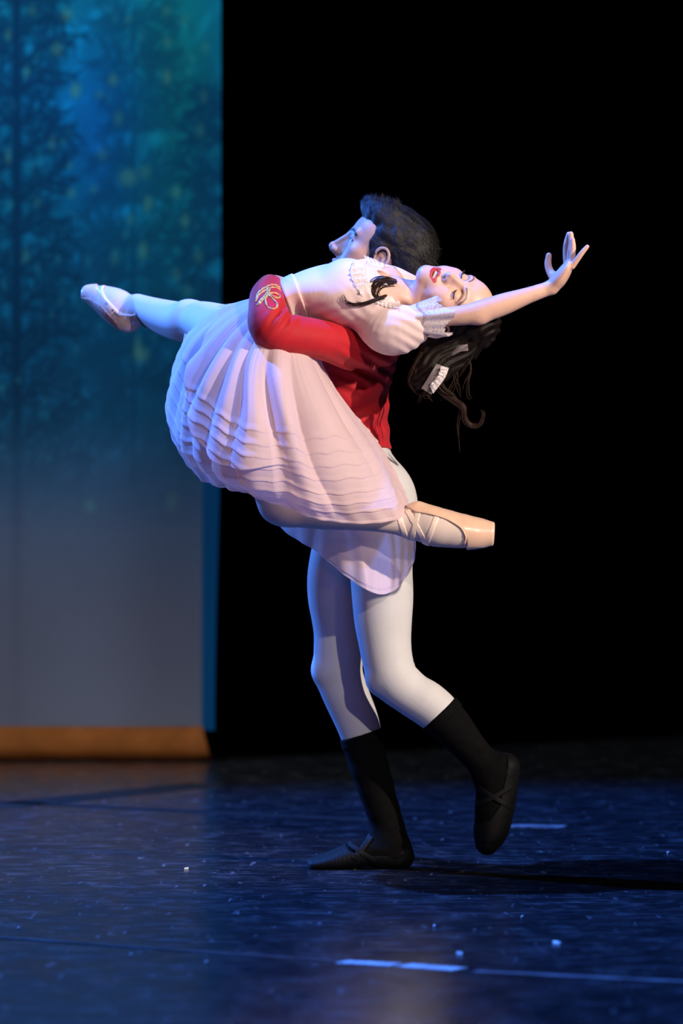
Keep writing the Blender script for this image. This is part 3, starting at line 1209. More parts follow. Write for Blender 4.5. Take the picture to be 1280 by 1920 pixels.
    hip.add([ell(W(733, 948, -0.06), (0.058, 0.075, 0.075)), ell(W(728, 948, 0.07), (0.058, 0.075, 0.075))], 0.03)

    def tights_f(P, bc=None, br=0.0):
        a = np.maximum(sdst(P, bc, br), A[0](P))
        b = np.maximum(sdbt(P, bc, br), Bp[0](P))
        d = smin(smin(a, b, 0.008), hip(P, bc, br), 0.035) - 0.004
        # wrinkles behind the bent knee
        k = W(770, 1248, -0.12)
        r = np.linalg.norm((P - k) * [1, 0.6, 1], axis=1)
        ax = (P - k) @ np.array([0.45, 0, 0.9])
        return d + 0.0011 * np.sin(ax * 620) * np.exp(-(r / 0.025) ** 2)
    lo, hi = bounds(legs)
    V, Q = surf(tights_f, lo, hi, 0.004)
    V = relax(V, Q, 6)
    o = link('tights', mesh_from(V, Q, 'tights'), M['tights'])
    adopt(o, root)
    o['label'] = 'white tights ending at the sock tops'

    def limb(name, base, inflate, planes, m, h=0.0035, bump=None):
        s = base.copy()
        s.add([fdisp(lambda P: np.full(len(P), -inflate))], 0, '+')
        if bump:
            s.add([fdisp(bump)], 0, '+')
        for pl in planes:
            s.add([pl], 0.003, 'i')
        lo, hi = bounds(base)
        V, Q = surf(s, lo, hi, h)
        V = relax(V, Q, 5)
        o = link(name, mesh_from(V, Q, name), m)
        adopt(o, root)
        return o
    wr = lambda P: 0.0015 * snoise(P * [1, 1, 2.2], 60, 9)
    limb('sock', sdst, 0.0055, [half(W(677, 1376, 0.065), -n_st)], M['black_sock'], bump=wr)
    limb('sock', sdbt, 0.0055, [half(BT, -n_bt)], M['black_sock'], bump=wr)

    # cuffs of the socks
    for base, pt, nn, sh in ((sdst, W(677, 1376, 0.065), n_st, 0.028), (sdbt, BT, n_bt, 0.028)):
        u = nn / np.linalg.norm(nn)
        limb('sock_cuff', base, 0.0085, [half(pt, -u), half(pt + u * sh, u)], M['black_sock'])

    # slippers, cut low over the instep
    foot1 = Sdf().add(chain(MAN_STAND_FOOT), 0.03).add(chain(MAN_STAND[-3:]), 0.02)
    def low1(P):
        x = 640 + P[:, 0] / PX(0.065)
        y = YH + (HC - P[:, 2]) / PX(0.065)
        rim = np.interp(x, [560, 640, 655, 690, 735, 765, 790], [1560, 1570, 1593, 1603, 1601, 1588, 1580])
        return (rim - y) * PX(0)
    foot1.add([fdisp(lambda P: np.full(len(P), -0.008))], 0, '+')
    foot1.add([fdisp(low1)], 0.002, 'i')
    foot1.add([half((0, 0, 0.001), (0, 0, -1))], 0.003, 'i')
    lo, hi = bounds(Sdf().add(chain(MAN_STAND_FOOT), 0.03))
    V, Q = surf(foot1, lo - 0.01, hi + [0.01, 0.01, 0.01], 0.0025)
    V = relax(V, Q, 6)
    o = link('ballet_slipper', mesh_from(V, Q, 'ballet_slipper'), M['black_shoe'])
    adopt(o, root)
    foot2 = Sdf().add(chain(MAN_BENT_FOOT), 0.03).add(chain(MAN_BENT[-3:]), 0.02)
    def low2(P):
        x = 640 + P[:, 0] / PX(-0.1)
        y = YH + (HC - P[:, 2]) / PX(-0.1)
        rim = np.interp(y, [1400, 1425, 1450, 1480, 1510, 1535, 1550], [946, 950, 948, 940, 935, 915, 880])
        return (rim - x) * PX(0)
    foot2.add([fdisp(lambda P: np.full(len(P), -0.008))], 0, '+')
    foot2.add([fdisp(low2)], 0.002, 'i')
    lo, hi = bounds(Sdf().add(chain(MAN_BENT_FOOT), 0.03))
    V, Q = surf(foot2, lo - 0.01, hi + 0.01, 0.0025)
    V = relax(V, Q, 6)
    o2 = link('ballet_slipper', mesh_from(V, Q, 'ballet_slipper'), M['black_shoe'])
    adopt(o2, root)
    # elastics over the insteps
    for sd_, pa, pb, Y in ((sdst, (656, 1580), (700, 1612), 0.065), (sdst, (694, 1568), (664, 1606), 0.065), (sdbt, (896, 1506), (958, 1474), -0.10), (sdbt, (898, 1478), (958, 1512), -0.10)):
        V, Q = band(sd_, pa, pb, Y, 0.013, 0.0095)
        o = link('elastic_strap', mesh_from(V, Q, 'elastic_strap'), M['black_shoe'])
        adopt(o, root)

    # jacket
    jk = Sdf()
    jk.add(chain(MAN_TORSO[1:]), 0.04)
    jk.add(chain(MAN_ARM[:-1] + [(505, 542, -0.335, 18), (510, 534, -0.29, 14)]), 0.03)
    jk.add(chain(MAN_ARM_FAR), 0.03)

    def jwr(P):
        x = 640 + P[:, 0] / PX(-0.3)
        y = YH + (HC - P[:, 2]) / PX(-0.3)
        e = np.exp(-(((x - 530) / 26) ** 2 + ((y - 600) / 24) ** 2))
        f = 0.0050 * e * np.sin((x * 0.75 + y * 0.55) * 0.30)
        s1 = np.exp(-(((x - 690) / 50) ** 2 + ((y - 690) / 40) ** 2))
        f += 0.0055 * s1 * np.sin((y * 0.9 - x * 0.45) * 0.26)
        s2 = np.exp(-(((x - 700) / 60) ** 2 + ((y - 775) / 55) ** 2))
        f += 0.004 * s2 * np.sin((y * 0.8 + x * 0.5) * 0.16)
        f += 0.0016 * snoise(P, 45, 3)
        return f - 0.011
    jk.add([fdisp(jwr)], 0, '+')
    # hem line at the back waist, open ends at cuffs and collar
    jk.add([half(W(727, 841, 0), (-0.14, 0, -1))], 0.004, 'i')
    collar = half(W(692, 585, 0), (0.1, 0, 1))[0]
    jk.add([fdisp(lambda P: np.where(P[:, 0] > W(590, 0, 0)[0], collar(P), -0.05).astype(np.float32))], 0.006, 'i')

    def cuff_cut(P):
        p, n = W(508, 536, -0.312), (W(511, 531, -0.285) - W(503, 548, -0.36))
        n = n / np.linalg.norm(n)
        d = (P - p) @ n
        r = np.linalg.norm(P - p, axis=1)
        return np.where(r < 0.07, np.minimum(d, 0.07 - r + 0 * d) * 1.0, -0.07)
    jk.add([fdisp(lambda P: np.where(np.linalg.norm(P - W(512, 530, -0.28), axis=1) < 0.05, cuff_cut(P), -0.05))], 0.003, 'i')
    lo, hi = bounds(jk)
    V, Q = surf(jk, lo, hi, 0.004)
    V = relax(V, Q, 4)
    jo = link('jacket', mesh_from(V, Q, 'jacket'), M['red'])
    adopt(jo, root)
    jo['label'] = 'fitted red jacket with gold cord on the cuff'
    # seam of the sleeve head
    o = link('sleeve_seam', mesh_from(*tube_arrays(hit(jk, catmull([(672, 640), (678, 655), (686, 672), (692, 690)], 14), off=0.0), 0.0016, 6), 'sleeve_seam'), M['red'])
    adopt(o, jo)
    # gold cord
    H = lambda pts, n, off=0.002: hit(jk, catmull(np.array(pts, float), n), off=off)
    cords = [[(480, 560), (484, 549), (493, 541), (505, 535), (516, 534), (525, 540)],
             [(479, 566), (484, 554), (494, 546), (506, 540), (517, 539), (526, 545)],
             [(482, 572), (489, 562), (497, 553), (501, 545), (500, 538)],
             [(484, 571), (492, 563), (499, 556), (503, 549), (506, 541)],
             [(502, 552), (509, 549), (518, 550), (525, 555), (522, 559), (513, 556), (504, 552), (499, 558), (498, 566), (501, 575), (508, 579), (516, 578), (520, 573), (517, 566), (510, 559), (503, 553)]]
    for k, c in enumerate(cords):
        pts = H(c, 40 if k == 4 else 24)
        for sgn in (0, 1):
            n = len(pts)
            ph = np.arange(n) * 0.9 + math.pi * sgn
            q = pts + np.stack([np.cos(ph), -0.3 * np.ones(n), np.sin(ph)], 1) * 0.0011
            o = link('gold_cord', mesh_from(*tube_arrays(q, 0.0017, 6), 'gold_cord'), M['gold'])
            adopt(o, jo)

    # hair: a cap over the skull with swept locks
    hs = Sdf()
    E = lambda c, r: ell(fm.p(*c), np.array(r) * fm.s, fm.R)
    hs.add([E((0, -0.030, 0.048), (0.081, 0.098, 0.083))], 0.02)
    hs.add([E((0, 0.030, 0.088), (0.066, 0.055, 0.040))], 0.03)
    hs.add([E((0, 0.066, 0.090), (0.045, 0.028, 0.022))], 0.02)
    hs.add([E((0, -0.075, 0.0), (0.062, 0.05, 0.06))], 0.03)
    hs.add([E((0, -0.065, -0.055), (0.05, 0.035, 0.03))], 0.02)
    for x in (-1, 1):
        hs.add([E((x * 0.064, 0.010, 0.020), (0.012, 0.024, 0.028))], 0.015)
        hs.add([E((x * 0.067, 0.012, -0.006), (0.007, 0.006, 0.016))], 0.008)

    def flow(P):
        l = fm.loc(P)
        a = np.arctan2(l[:, 2] - 0.03, l[:, 1] + 0.03)
        rr = np.hypot(l[:, 2] - 0.03, l[:, 1] + 0.03)
        return 0.0035 * snoise(np.stack([l[:, 0] * 1.3, a * 0.05, rr * 0.2], 1), 150, 5) + 0.0022 * snoise(l * [1, 0.6, 0.6], 240, 6)
    hs.add([fdisp(flow)], 0, '+')
    # keep the face and ear clear
    hs.add([E((-0.075, -0.014, -0.024), (0.03, 0.022, 0.030)), E((0.075, -0.014, -0.024), (0.03, 0.022, 0.030))], 0.006, 's')
    lo, hi = bounds(hs)
    V, Q = surf(hs, lo, hi, 0.0022)
    ho = link('hair', mesh_from(V, Q, 'hair'), M['hair_black'])
    adopt(ho, root)
    ho['label'] = 'short thick black hair swept up at the front'
    # strands
    N = np.zeros_like(V)
    fn = V[Q]
    nrm = np.cross(fn[:, 2] - fn[:, 0], fn[:, 3] - fn[:, 1])
    for j in range(4):
        for c in range(3):
            N[:, c] += np.bincount(Q[:, j], nrm[:, c], len(V))
    N /= np.linalg.norm(N, axis=1)[:, None] + 1e-12
    l = fm.loc(V)
    cand = np.where((l[:, 2] > -0.05) | (l[:, 1] < -0.03))[0]
    pick = rng.choice(cand, 9000)
    parts = []
    sv, sq = [], []
    for i in pick:
        p, n = V[i], N[i]
        li = l[i]
        if li[2] > 0.075 and li[1] > 0.0:
            d = np.array([rng.normal(0, .35), 0.75 + rng.normal(0, .3), 0.75])
        else:
            d = np.array([rng.normal(0, .2), -0.75, -0.35 + rng.normal(0, .25)])
        d = fm.R @ d
        d = d - n * (d @ n) * 0.8 + n * 0.28
        d /= np.linalg.norm(d)
        L = rng.uniform(0.014, 0.03)
        side = np.cross(d, n)
        side /= np.linalg.norm(side) + 1e-9
        k = len(sv)
        q = p - n * 0.001
        for t, wv in ((0, 1.0), (0.5, 0.8), (1.0, 0.1)):
            c = q + d * L * t - n * L * 0.30 * t * t
            sv += [c - side * 0.0005 * wv, c + side * 0.0005 * wv]
        sq += [(k, k + 1, k + 3, k + 2), (k + 2, k + 3, k + 5, k + 4)]
    so = link('hair_strands', mesh_from(np.array(sv), np.array(sq), 'hair_strands'), M['hair_black'])
    so['kind'] = 'stuff'
    adopt(so, ho)
    return root


man = build_man()


# ================================================================== THE WOMAN
G_TORSO = [(450, 655, -0.26, 62, 1.35), (498, 605, -0.28, 50, 1.6), (548, 558, -0.30, 35, 2.1), (598, 551, -0.31, 48, 1.8), (648, 556, -0.315, 62, 1.55), (686, 556, -0.31, 57, 1.7), (712, 553, -0.30, 40, 2.3), (732, 550, -0.29, 28, 2.2)]
G_FRONT = [(465, 645, -0.22, 58, 1.1), (430, 627, -0.06, 50), (395, 610, 0.06, 41), (372, 603, 0.13, 36), (345, 604, 0.19, 35), (315, 597, 0.26, 32), (285, 586, 0.32, 26.5), (258, 573, 0.37, 20)]
G_FRONT_FOOT = [(252, 590, 0.375, 17), (241, 602, 0.385, 17.5), (226, 578, 0.40, 29, 0.8), (200, 562, 0.43, 23, 0.8), (180, 553, 0.45, 14.5, 0.9), (172, 551, 0.455, 10, 1.0)]
G_BENT = [(480, 685, -0.34, 60), (487, 760, -0.365, 55), (497, 850, -0.385, 46), (514, 915, -0.385, 39), (532, 948, -0.38, 36), (565, 953, -0.375, 34), (610, 955, -0.375, 36), (655, 960, -0.375, 32),
          (700, 968, -0.37, 26.5), (740, 977, -0.365, 22.5), (772, 985, -0.36, 24.5)]
G_BENT_FOOT = [(782, 962, -0.36, 18), (806, 985, -0.36, 33), (840, 993, -0.36, 31, 0.9), (870, 998, -0.36, 27, 0.9), (892, 1000, -0.36, 22, 0.9), (903, 1001, -0.36, 16, 0.9)]
G_ARM = [(722, 594, -0.375, 34), (760, 600, -0.405, 22), (810, 595, -0.425, 17.5), (868, 591, -0.44, 19), (905, 583, -0.44, 21.5), (945, 570, -0.435, 20.5), (990, 554, -0.43, 15.5), (1032, 539.5, -0.42, 12.8)]
G_ARM_FAR = [(722, 530, -0.225, 33), (748, 535, -0.165, 24), (785, 548, -0.05, 20), (760, 560, 0.07, 18), (700, 572, 0.135, 14), (660, 590, 0.15, 10)]
G_HAND = [(1034, 538.5, -0.42, 12.8, 1.15), (1047, 525, -0.42, 14, 1.7), (1059, 508, -0.42, 12, 2.4), (1066, 496, -0.42, 8.5, 3.2)]
G_FINGERS = [
    [(1063, 498, -0.393, 7), (1061, 478, -0.390, 6.2), (1061.5, 458, -0.390, 5.7), (1066, 439, -0.392, 4.6)],
    [(1068, 496, -0.411, 7), (1069, 474, -0.410, 6.2), (1071, 455, -0.410, 5.6), (1070, 438.5, -0.410, 4.6)],
    [(1071, 497, -0.430, 6.8), (1073, 479, -0.432, 6.0), (1074, 463, -0.433, 5.4), (1073, 449, -0.433, 4.4)],
    [(1072, 499, -0.446, 6.4), (1083, 484.5, -0.452, 5.4), (1092, 472.5, -0.455, 4.8), (1100.5, 462.5, -0.456, 3.9)],
    [(1042, 524, -0.400, 10), (1031.5, 510, -0.387, 7.6), (1027, 495, -0.382, 6.6), (1028.5, 479, -0.382, 5.4)]]

fg = Frame((0.215, -0.788, 0.578), (0.93, -0.02, -0.37), 0.95)
fg.pin((0, 0.074, 0), W(862.5, 537, -0.335))

SK_RIBS = [
    [(565, 602, -.30), (604, 690, -.33), (655, 765, -.34), (708, 830, -.335), (745, 900, -.33), (772, 957, -.31)],
    [(558, 606, -.38), (592, 690, -.44), (645, 790, -.47), (690, 870, -.48), (722, 930, -.46), (738, 976, -.43)],
    [(545, 604, -.42), (552, 690, -.50), (580, 790, -.535), (605, 880, -.54), (625, 940, -.52), (635, 979, -.49)],
    [(530, 596, -.435), (505, 680, -.52), (512, 780, -.56), (525, 865, -.57), (542, 920, -.54), (548, 957, -.50)],
    [(515, 584, -.43), (464, 670, -.49), (450, 770, -.53), (442, 850, -.545), (455, 895, -.52), (472, 927, -.47)],
    [(507, 570, -.41), (440, 640, -.45), (400, 730, -.465), (386, 800, -.46), (395, 862, -.43), (414, 912, -.38)],
    [(505, 557, -.38), (432, 606, -.39), (372, 690, -.37), (347, 770, -.34), (346, 832, -.31), (370, 892, -.27)],
    [(508, 549, -.34), (432, 588, -.31), (366, 652, -.27), (332, 724, -.22), (321, 785, -.18), (332, 838, -.14)],
    [(513, 542, -.29), (452, 574, -.22), (402, 592, -.14), (352, 640, -.08), (328, 692, -.04), (319, 745, .00)],
    [(520, 537, -.24), (472, 562, -.15), (432, 575, -.05), (402, 573, .05), (386, 571, .11), (366, 583, .15)],
    [(530, 535, -.19), (492, 570, -.08), (456, 600, .05), (428, 620, .15), (408, 645, .20), (394, 668, .22)],
    [(545, 541, -.16), (518, 640, -.10), (500, 740, -.05), (492, 830, -.03), (490, 900, -.03), (497, 950, -.05)],
    [(555, 552, -.16), (556, 660, -.19), (556, 780, -.21), (562, 890, -.22), (574, 970, -.22), (590, 1034, -.22)],
    [(562, 567, -.19), (598, 690, -.26), (626, 800, -.27), (648, 920, -.275), (664, 1010, -.285), (684, 1104, -.29)],
    [(567, 582, -.22), (606, 692, -.28), (654, 800, -.29), (704, 920, -.285), (730, 1010, -.26), (738, 1108, -.25)],
    [(568, 594, -.26), (606, 691, -.31), (656, 775, -.315), (712, 850, -.315), (758, 940, -.30), (777, 1045, -.285)]]


def build_skirt(parent):
    nr = len(SK_RIBS)
    nv, per = 300, 42
    nu = nr * per
    # ribs along v
    R = []
    for rib in SK_RIBS:
        P = np.array([W(*p) for p in rib])
        R.append(catmull(P, nv))
    R = np.array(R)                      # nr, nv, 3
    # chord parameter rows round u: periodic Catmull-Rom
    t = np.arange(nu) / per
    i = t.astype(int)
    f = (t - i)[:, None, None]
    p0, p1, p2, p3 = R[(i - 1) % nr], R[i % nr], R[(i + 1) % nr], R[(i + 2) % nr]
    S = 0.5 * (2 * p1 + (p2 - p0) * f + (2 * p0 - 5 * p1 + 4 * p2 - p3) * f ** 2 + (3 * p1 - p0 - 3 * p2 + p3) * f ** 3)

    def normals(S):
        du = np.roll(S, -1, 0) - np.roll(S, 1, 0)
        dv = np.gradient(S, axis=1)
        N = np.cross(du, dv)
        N /= np.linalg.norm(N, axis=2)[..., None] + 1e-9
        # outward
        c = S.mean(0)[None]
        sg = np.sign(((S - c) * N).sum(2).mean())
        return N * sg
    N = normals(S)
    U, Vv = np.meshgrid(t, np.linspace(0, 1, nv), indexing='ij')
    # gathered folds fanning out from the waist: rounded ridges between sharp valleys
    wob = (0.10 * np.sin(Vv * 4 + U * 1.7) + 0.05 * np.sin(Vv * 9 + U * 3.1)) * sstep(Vv, 0.1, 0.5)
    val = np.array([-0.6, 0.35, 0.9, 2.15, 2.95, 3.30, 4.05, 4.75, 5.45, 6.15, 6.75, 7.6, 8.35, 9.1, 9.9, 10.8, 11.7, 12.5, 13.1, 13.6, 14.3, 15.0, 15.4, 16.35])
    hgt = np.array([0.3, 0.5, 1.0, 0.9, -0.5, 0.9, 0.8, 1.0, 0.9, 0.2, 1.0, 0.7, 0.6, 0.5, 0.6, 0.7, 0.7, 0.6, 0.7, 0.9, 0.8, 0.5, 0.3])
    x = U + wob
    k = np.clip(np.searchsorted(val, x.ravel()).reshape(x.shape) - 1, 0, len(hgt) - 1)
    sx = (x - val[k]) / (val[k + 1] - val[k])
    big = hgt[k] * np.sin(math.pi * np.clip(sx, 0, 1) ** 1.25) ** 0.9 - 0.35
    ph2 = 3.1 * U + 0.6 * np.sin(U * 2.7 + 2.0) + 1.7 * wob
    mid = np.sin(2 * math.pi * ph2)
    ph3 = 7.3 * U + 1.3 * np.sin(U * 1.3) + 2.5 * wob
    fine = np.sin(2 * math.pi * ph3)
    amp = sstep(Vv, 0.02, 0.45)
    hem = sstep(Vv, 0.55, 1.0)
    near = np.where((U > 0.6) & (U < 9.2), 1.0, 0.55)
    d = near * (0.028 * big * amp * (1 - 0.40 * sstep(Vv, 0.38, 0.55)) * (1 - 0.62 * hem)) + 0.0008 * mid * (0.4 + 0.6 * np.sin(U * 2.1)) * amp * (1 - sstep(Vv, 0.35, 0.7)) + 0.0005 * fine * (0.5 + 0.5 * np.sin(U * 3.7)) * sstep(Vv, 0, 0.06) * (1 - sstep(Vv, 0.15, 0.4))
    # rolled bulge above the hem on the left
    d += 0.014 * np.exp(-((Vv - 0.82) / 0.10) ** 2) * np.exp(-((U - 4.5) / 2.4) ** 2)
    d += 0.0012 * np.sin(U * 17 + 4 * np.sin(Vv * 6)) * hem
    # the upper skirt laps over a lower swag on the left
    vc = np.interp(U, [2.4, 3.0, 3.6, 4.2, 5.0, 5.4, 5.75, 6.4, 7.1, 7.6], [0.60, 0.62, 0.64, 0.70, 0.75, 0.62, 0.45, 0.30, 0.20, 0.16])
    for _ in range(6):
        vc = (vc + np.roll(vc, 9, 0) + np.roll(vc, -9, 0)) / 3
    lw = sstep(U, 2.5, 3.8) * (1 - sstep(U, 7.0, 7.5))
    sg = Vv - vc
    d += lw * 0.019 * np.exp(np.minimum(sg, 0) / 0.13) * (1 - sstep(sg, -0.004, 0.014))
    # pin tucks: overlapping ledges parallel to the hem
    tucks = [0.47, 0.53, 0.59, 0.66, 0.745, 0.82, 0.895]
    tk = np.zeros_like(d)
    vv = Vv + 0.006 * np.sin(U * 5.0) + 0.004 * np.sin(U * 13)
    for k, c in enumerate(tucks):
        wdt = 0.034
        x = (vv - (c - wdt)) / wdt
        tk += np.where((x > 0) & (x < 1), 0.0021 * sstep(x, 0, 0.9), 0)
    d += tk * np.where((U < 9.5) | (U > 15.4), 1.0, 0.25)
    # stitched hem edge
    d += 0.0016 * sstep(Vv, 0.978, 0.985)
    S = S + N * d[..., None]
    V = S.reshape(-1, 3)
    Q = grid_quads(nu, nv, wrap=True)
    o = link('skirt', mesh_from(V, Q, 'skirt'), M['chiffon'])
    adopt(o, parent)
    o['label'] = 'full pale pink chiffon skirt with rows of pin tucks'
    return o


def lace_strip(inner, outer, parent, sd=None, Ys=None, n=60, m=5, scallop=0.0022, wave=0.002, off=0.004, name='lace_trim'):
    """a band of lace between two pixel paths, laid on a surface or at given depths"""
    A = catmull(np.array(inner, float), n)
    B = catmull(np.array(outer, float), n)
    if sd is not None:
        PA, PB = hit(sd, A[:, :2], off=off), hit(sd, B[:, :2], off=off)
    else:
        PA = np.array([W(*a) for a in A])
        PB = np.array([W(*b) for b in B])
    V = np.zeros((n, m, 3))
    s = np.linspace(0, 1, n)
    for j in range(m):
        f = j / (m - 1)
        V[:, j] = PA * (1 - f) + PB * f
        V[:, j, 1] += wave * np.sin(s * 40) * f - 0.0015 * f
    dirv = PB - PA
    dirv /= np.linalg.norm(dirv, axis=1)[:, None] + 1e-9
    V[:, -1] += dirv * (scallop * np.abs(np.sin(s * n * 0.42)))[:, None]
    Q = grid_quads(n, m)
    o = link(name, mesh_from(V.reshape(-1, 3), Q, name), M['lace'])
    adopt(o, parent)
    return o


def build_girl():
    root = empty('person', tuple(floor_pt(560, 1640)), 'dancer in a pale pink dress and pointe shoes, arched back with one arm stretched out', 'person')
    # hangs in the arms of the other dancer
    root.location = tuple(W(548, 640, -0.3))
    body = Sdf()
    body.add(chain(G_TORSO, extra=-0.006), 0.03)
    body.add([ell(W(652, 528, -0.375), (0.05, 0.045, 0.042)), ell(W(650, 524, -0.25), (0.05, 0.045, 0.042))], 0.03)
    body.add([seg(W(728, 551, -0.29), fg.p(0, -0.016, -0.055), 0.040, 0.043)], 0.03)
    # collar bones
    body.add([seg(W(735, 545, -0.345), W(728, 585, -0.41), 0.006, 0.007)], 0.012)
    # neck tendon
    body.add([seg(W(740, 549, -0.34), fg.p(-0.045, -0.015, -0.06), 0.006, 0.008)], 0.012)
    body.add(chain(G_ARM), 0.02)
    body.add(chain(G_ARM_FAR), 0.03)
    body.add(chain(G_HAND), 0.01)
    for f in G_FINGERS:
        body.add(chain(f), 0.0035)
    # thenar pad, knuckles
    body.add([ball(W(1042, 520, -0.402), 0.011)], 0.012)
    body.add([ball(W(900, 596, -0.445), 0.014)], 0.02)
    legs = [(chain(G_FRONT), 0.02), (chain(G_FRONT_FOOT), 0.02), (chain(G_BENT), 0.02), (chain(G_BENT_FOOT), 0.02), ([ball(W(352, 590, 0.165), 0.030)], 0.03), ([ball(W(517, 950, -0.385), 0.028)], 0.03)]
    for p, k in legs:
        body.add(p, k)
    add_head(body, fg, False, True, ears=(-1, 1))
    lo, hi = bounds(body)
    Vc, Qc = surf(body, lo, hi, 0.005)
    Vc = relax(Vc, Qc, 2)
    hc = fg.p(0, 0.0, -0.03)
    hb = np.array([0.15, 0.13, 0.13])
    wc = W(1060, 492, -0.42)
    wb = np.array([0.075, 0.08, 0.10])
    inh = lambda C, e: (np.abs(C - hc) < hb + e).all(1)
    inw = lambda C, e: (np.abs(C - wc) < wb + e).all(1)
    Vc, Qc = clip_faces(Vc, Qc, lambda C: ~inh(C, 0) & ~inw(C, 0))
    Vh, Qh = surf(body, hc - hb - 0.02, hc + hb + 0.02, 0.0014)
    Vh, Qh = clip_faces(Vh, Qh, lambda C: inh(C, 0.004) & ~inw(C, 0))
    Vw, Qw = surf(body, wc - wb - 0.02, wc + wb + 0.02, 0.0016)
    Vw, Qw = clip_faces(Vw, Qw, lambda C: inw(C, 0.004))
    V, Q = merge([(Vc, Qc), (Vh, Qh), (Vw, Qw)])
    col = np.tile(np.array([0.70, 0.43, 0.32]), (len(V), 1))
    Lc = fg.loc(V)
    nh = (np.abs(Lc) < 0.14).all(1)
    l = Lc[nh]
    L2 = l[:, [0, 2]].copy()
    L2[:, 0] = np.abs(L2[:, 0])
    fr = l[:, 1]
    c = col[nh]
    # make-up: blush, eye shadow, brows, lips
    c = blend(c, (0.72, 0.36, 0.31), 0.35 * np.exp(-(np.linalg.norm((L2 - [0.043, -0.034]) / [0.018, 0.014], axis=1)) ** 2) * (fr > 0.02))
    c = blend(c, (0.78, 0.46, 0.30), 0.85 * np.exp(-(np.linalg.norm((L2 - [0.032, 0.003]) / [0.015, 0.007], axis=1)) ** 4) * (fr > 0.04))
    cr = line_dist(L2, [(0.017, 0.006), (0.026, 0.0125), (0.038, 0.0125), (0.050, 0.006)])
    c = blend(c, (0.28, 0.13, 0.08), 0.6 * (1 - sstep(cr, 0.001, 0.0045)) * (fr > 0.04))
    bd = line_dist(L2, [(0.012, 0.017), (0.022, 0.0225), (0.036, 0.0255), (0.046, 0.022), (0.054, 0.014)])
    c = blend(c, (0.085, 0.045, 0.03), 0.85 * (1 - sstep(bd, 0.0012, 0.0032)) * (fr > 0.03))
    mz = -0.069
    up = line_dist(L2, [(0, mz + 0.0045), (0.004, mz + 0.006), (0.012, mz + 0.003), (0.0225, mz + 0.003)])
    dn = line_dist(L2, [(0, mz - 0.013), (0.013, mz - 0.0095), (0.0225, mz + 0.003)])
    wl = np.maximum((1 - sstep(up, 0.0034, 0.0046)), (1 - sstep(dn, 0.0046, 0.0058))) * (fr > 0.062)
    c = blend(c, (0.50, 0.03, 0.045), 0.95 * wl)
    inside = (np.abs(l[:, 0]) < 0.019) & (np.abs(l[:, 2] - (mz - 0.003)) < 0.0055) & (fr > 0.062) & (wl < 0.4)
    c[inside] = (0.12, 0.02, 0.02)
    col[nh] = c
    # tights colour on the legs is separate geometry below
    o = link('body', mesh_from(V, Q, 'body', col), M['skin_girl'])
    adopt(o, root)

    # teeth: a curved row
    Tv, Tq = [], []
    n = 17
    for i in range(n):
        x = -0.0175 + 0.035 * i / (n - 1)
        y = 0.0850 - (x / 0.016) ** 2 * 0.006
        g = 0.0006 if i % 2 == 0 else 0.0
        for z, dy in ((mz + 0.0045, 0), (mz - 0.0062, 0.0004)):
            Tv.append(fg.p(x, y + dy - g, z))
        for z in (mz + 0.0045, mz - 0.0062):
            Tv.append(fg.p(x, y - 0.006, z))
    for i in range(n - 1):
        a, b = i * 4, i * 4 + 4
        Tq += [(a, a + 1, b + 1, b), (a + 2, b + 2, b + 3, a + 3), (a, b, b + 2, a + 2), (a + 1, a + 3, b + 3, b + 1)]
    o = link('teeth', mesh_from(np.array(Tv), Tq, 'teeth'), M['teeth'])
    adopt(o, root)
    # lashes of the closed eyes
    for sx in (-1, 1):
        parts = []
        base = catmull([(sx * 0.0185, 0.0770, -0.0035), (sx * 0.025, 0.0800, -0.0062), (sx * 0.032, 0.0802, -0.0072), (sx * 0.039, 0.0780, -0.0062), (sx * 0.0455, 0.0715, -0.0030)], 22)
        P = np.array([fg.p(*b) for b in base])
        parts.append(tube_arrays(P, 0.0012, 6))
        for i in range(2, 22):
            b = base[i]
            out = np.array([sx * (0.15 + 0.45 * i / 22), 0.85, -0.45])
            L = 0.006 + 0.005 * i / 22
            q = [fg.p(*(b + out * L * t + np.array([0, 0, 0.0035]) * t * t)) for t in (0, 0.5, 1)]
            parts.append(tube_arrays(np.array(q), [0.0006, 0.0005, 0.0002], 4))
        o = link('eyelash', mesh_from(*join_arrays(parts), 'eyelash'), M['lash'])
        adopt(o, root)

    # pale tights
    def limb(name, prims, inflate, planes, m, h, parent=root, rel=4):
        b = Sdf()
        for p, k in prims:
            b.add(p, k)
        s = b.copy()
        s.add([fdisp(lambda P: np.full(len(P), -inflate, np.float32))], 0, '+')
        for pl in planes:
            s.add([pl], 0.002, 'i')
        lo, hi = bounds(b)
        V, Q = surf(s, lo, hi, h)
        V = relax(V, Q, rel)
        o = link(name, mesh_from(V, Q, name), m)
        adopt(o, parent)
        return o
    limb('tights_leg', legs[0:2] + legs[4:5], 0.003, [], M['pink_tights'], 0.004)
    limb('tights_leg', legs[2:4] + legs[5:6], 0.003, [], M['pink_tights'], 0.004)

    # pointe shoes
    def shoe(name, rows, inflate, cutfn, tip, tipn, leg_rows, box):
        b = Sdf().add(chain(rows), 0.02).add(chain(leg_rows), 0.02).add(chain(box), 0.012)
        s = b.copy()
        s.add([fdisp(lambda P: np.full(len(P), -inflate, np.float32) + 0.0006 * snoise(P, 130, 2).astype(np.float32))], 0, '+')
        s.add([fdisp(cutfn)], 0.002, 'i')
        s.add([half(tip, tipn)], 0.006, 'i')
        lo, hi = bounds(Sdf().add(chain(rows + box), 0.02))
        V, Q = surf(s, lo - 0.01, hi + 0.01, 0.0024)
        V = relax(V, Q, 4)
        o = link(name, mesh_from(V, Q, name), M['satin'])
        adopt(o, root)
        return o, b

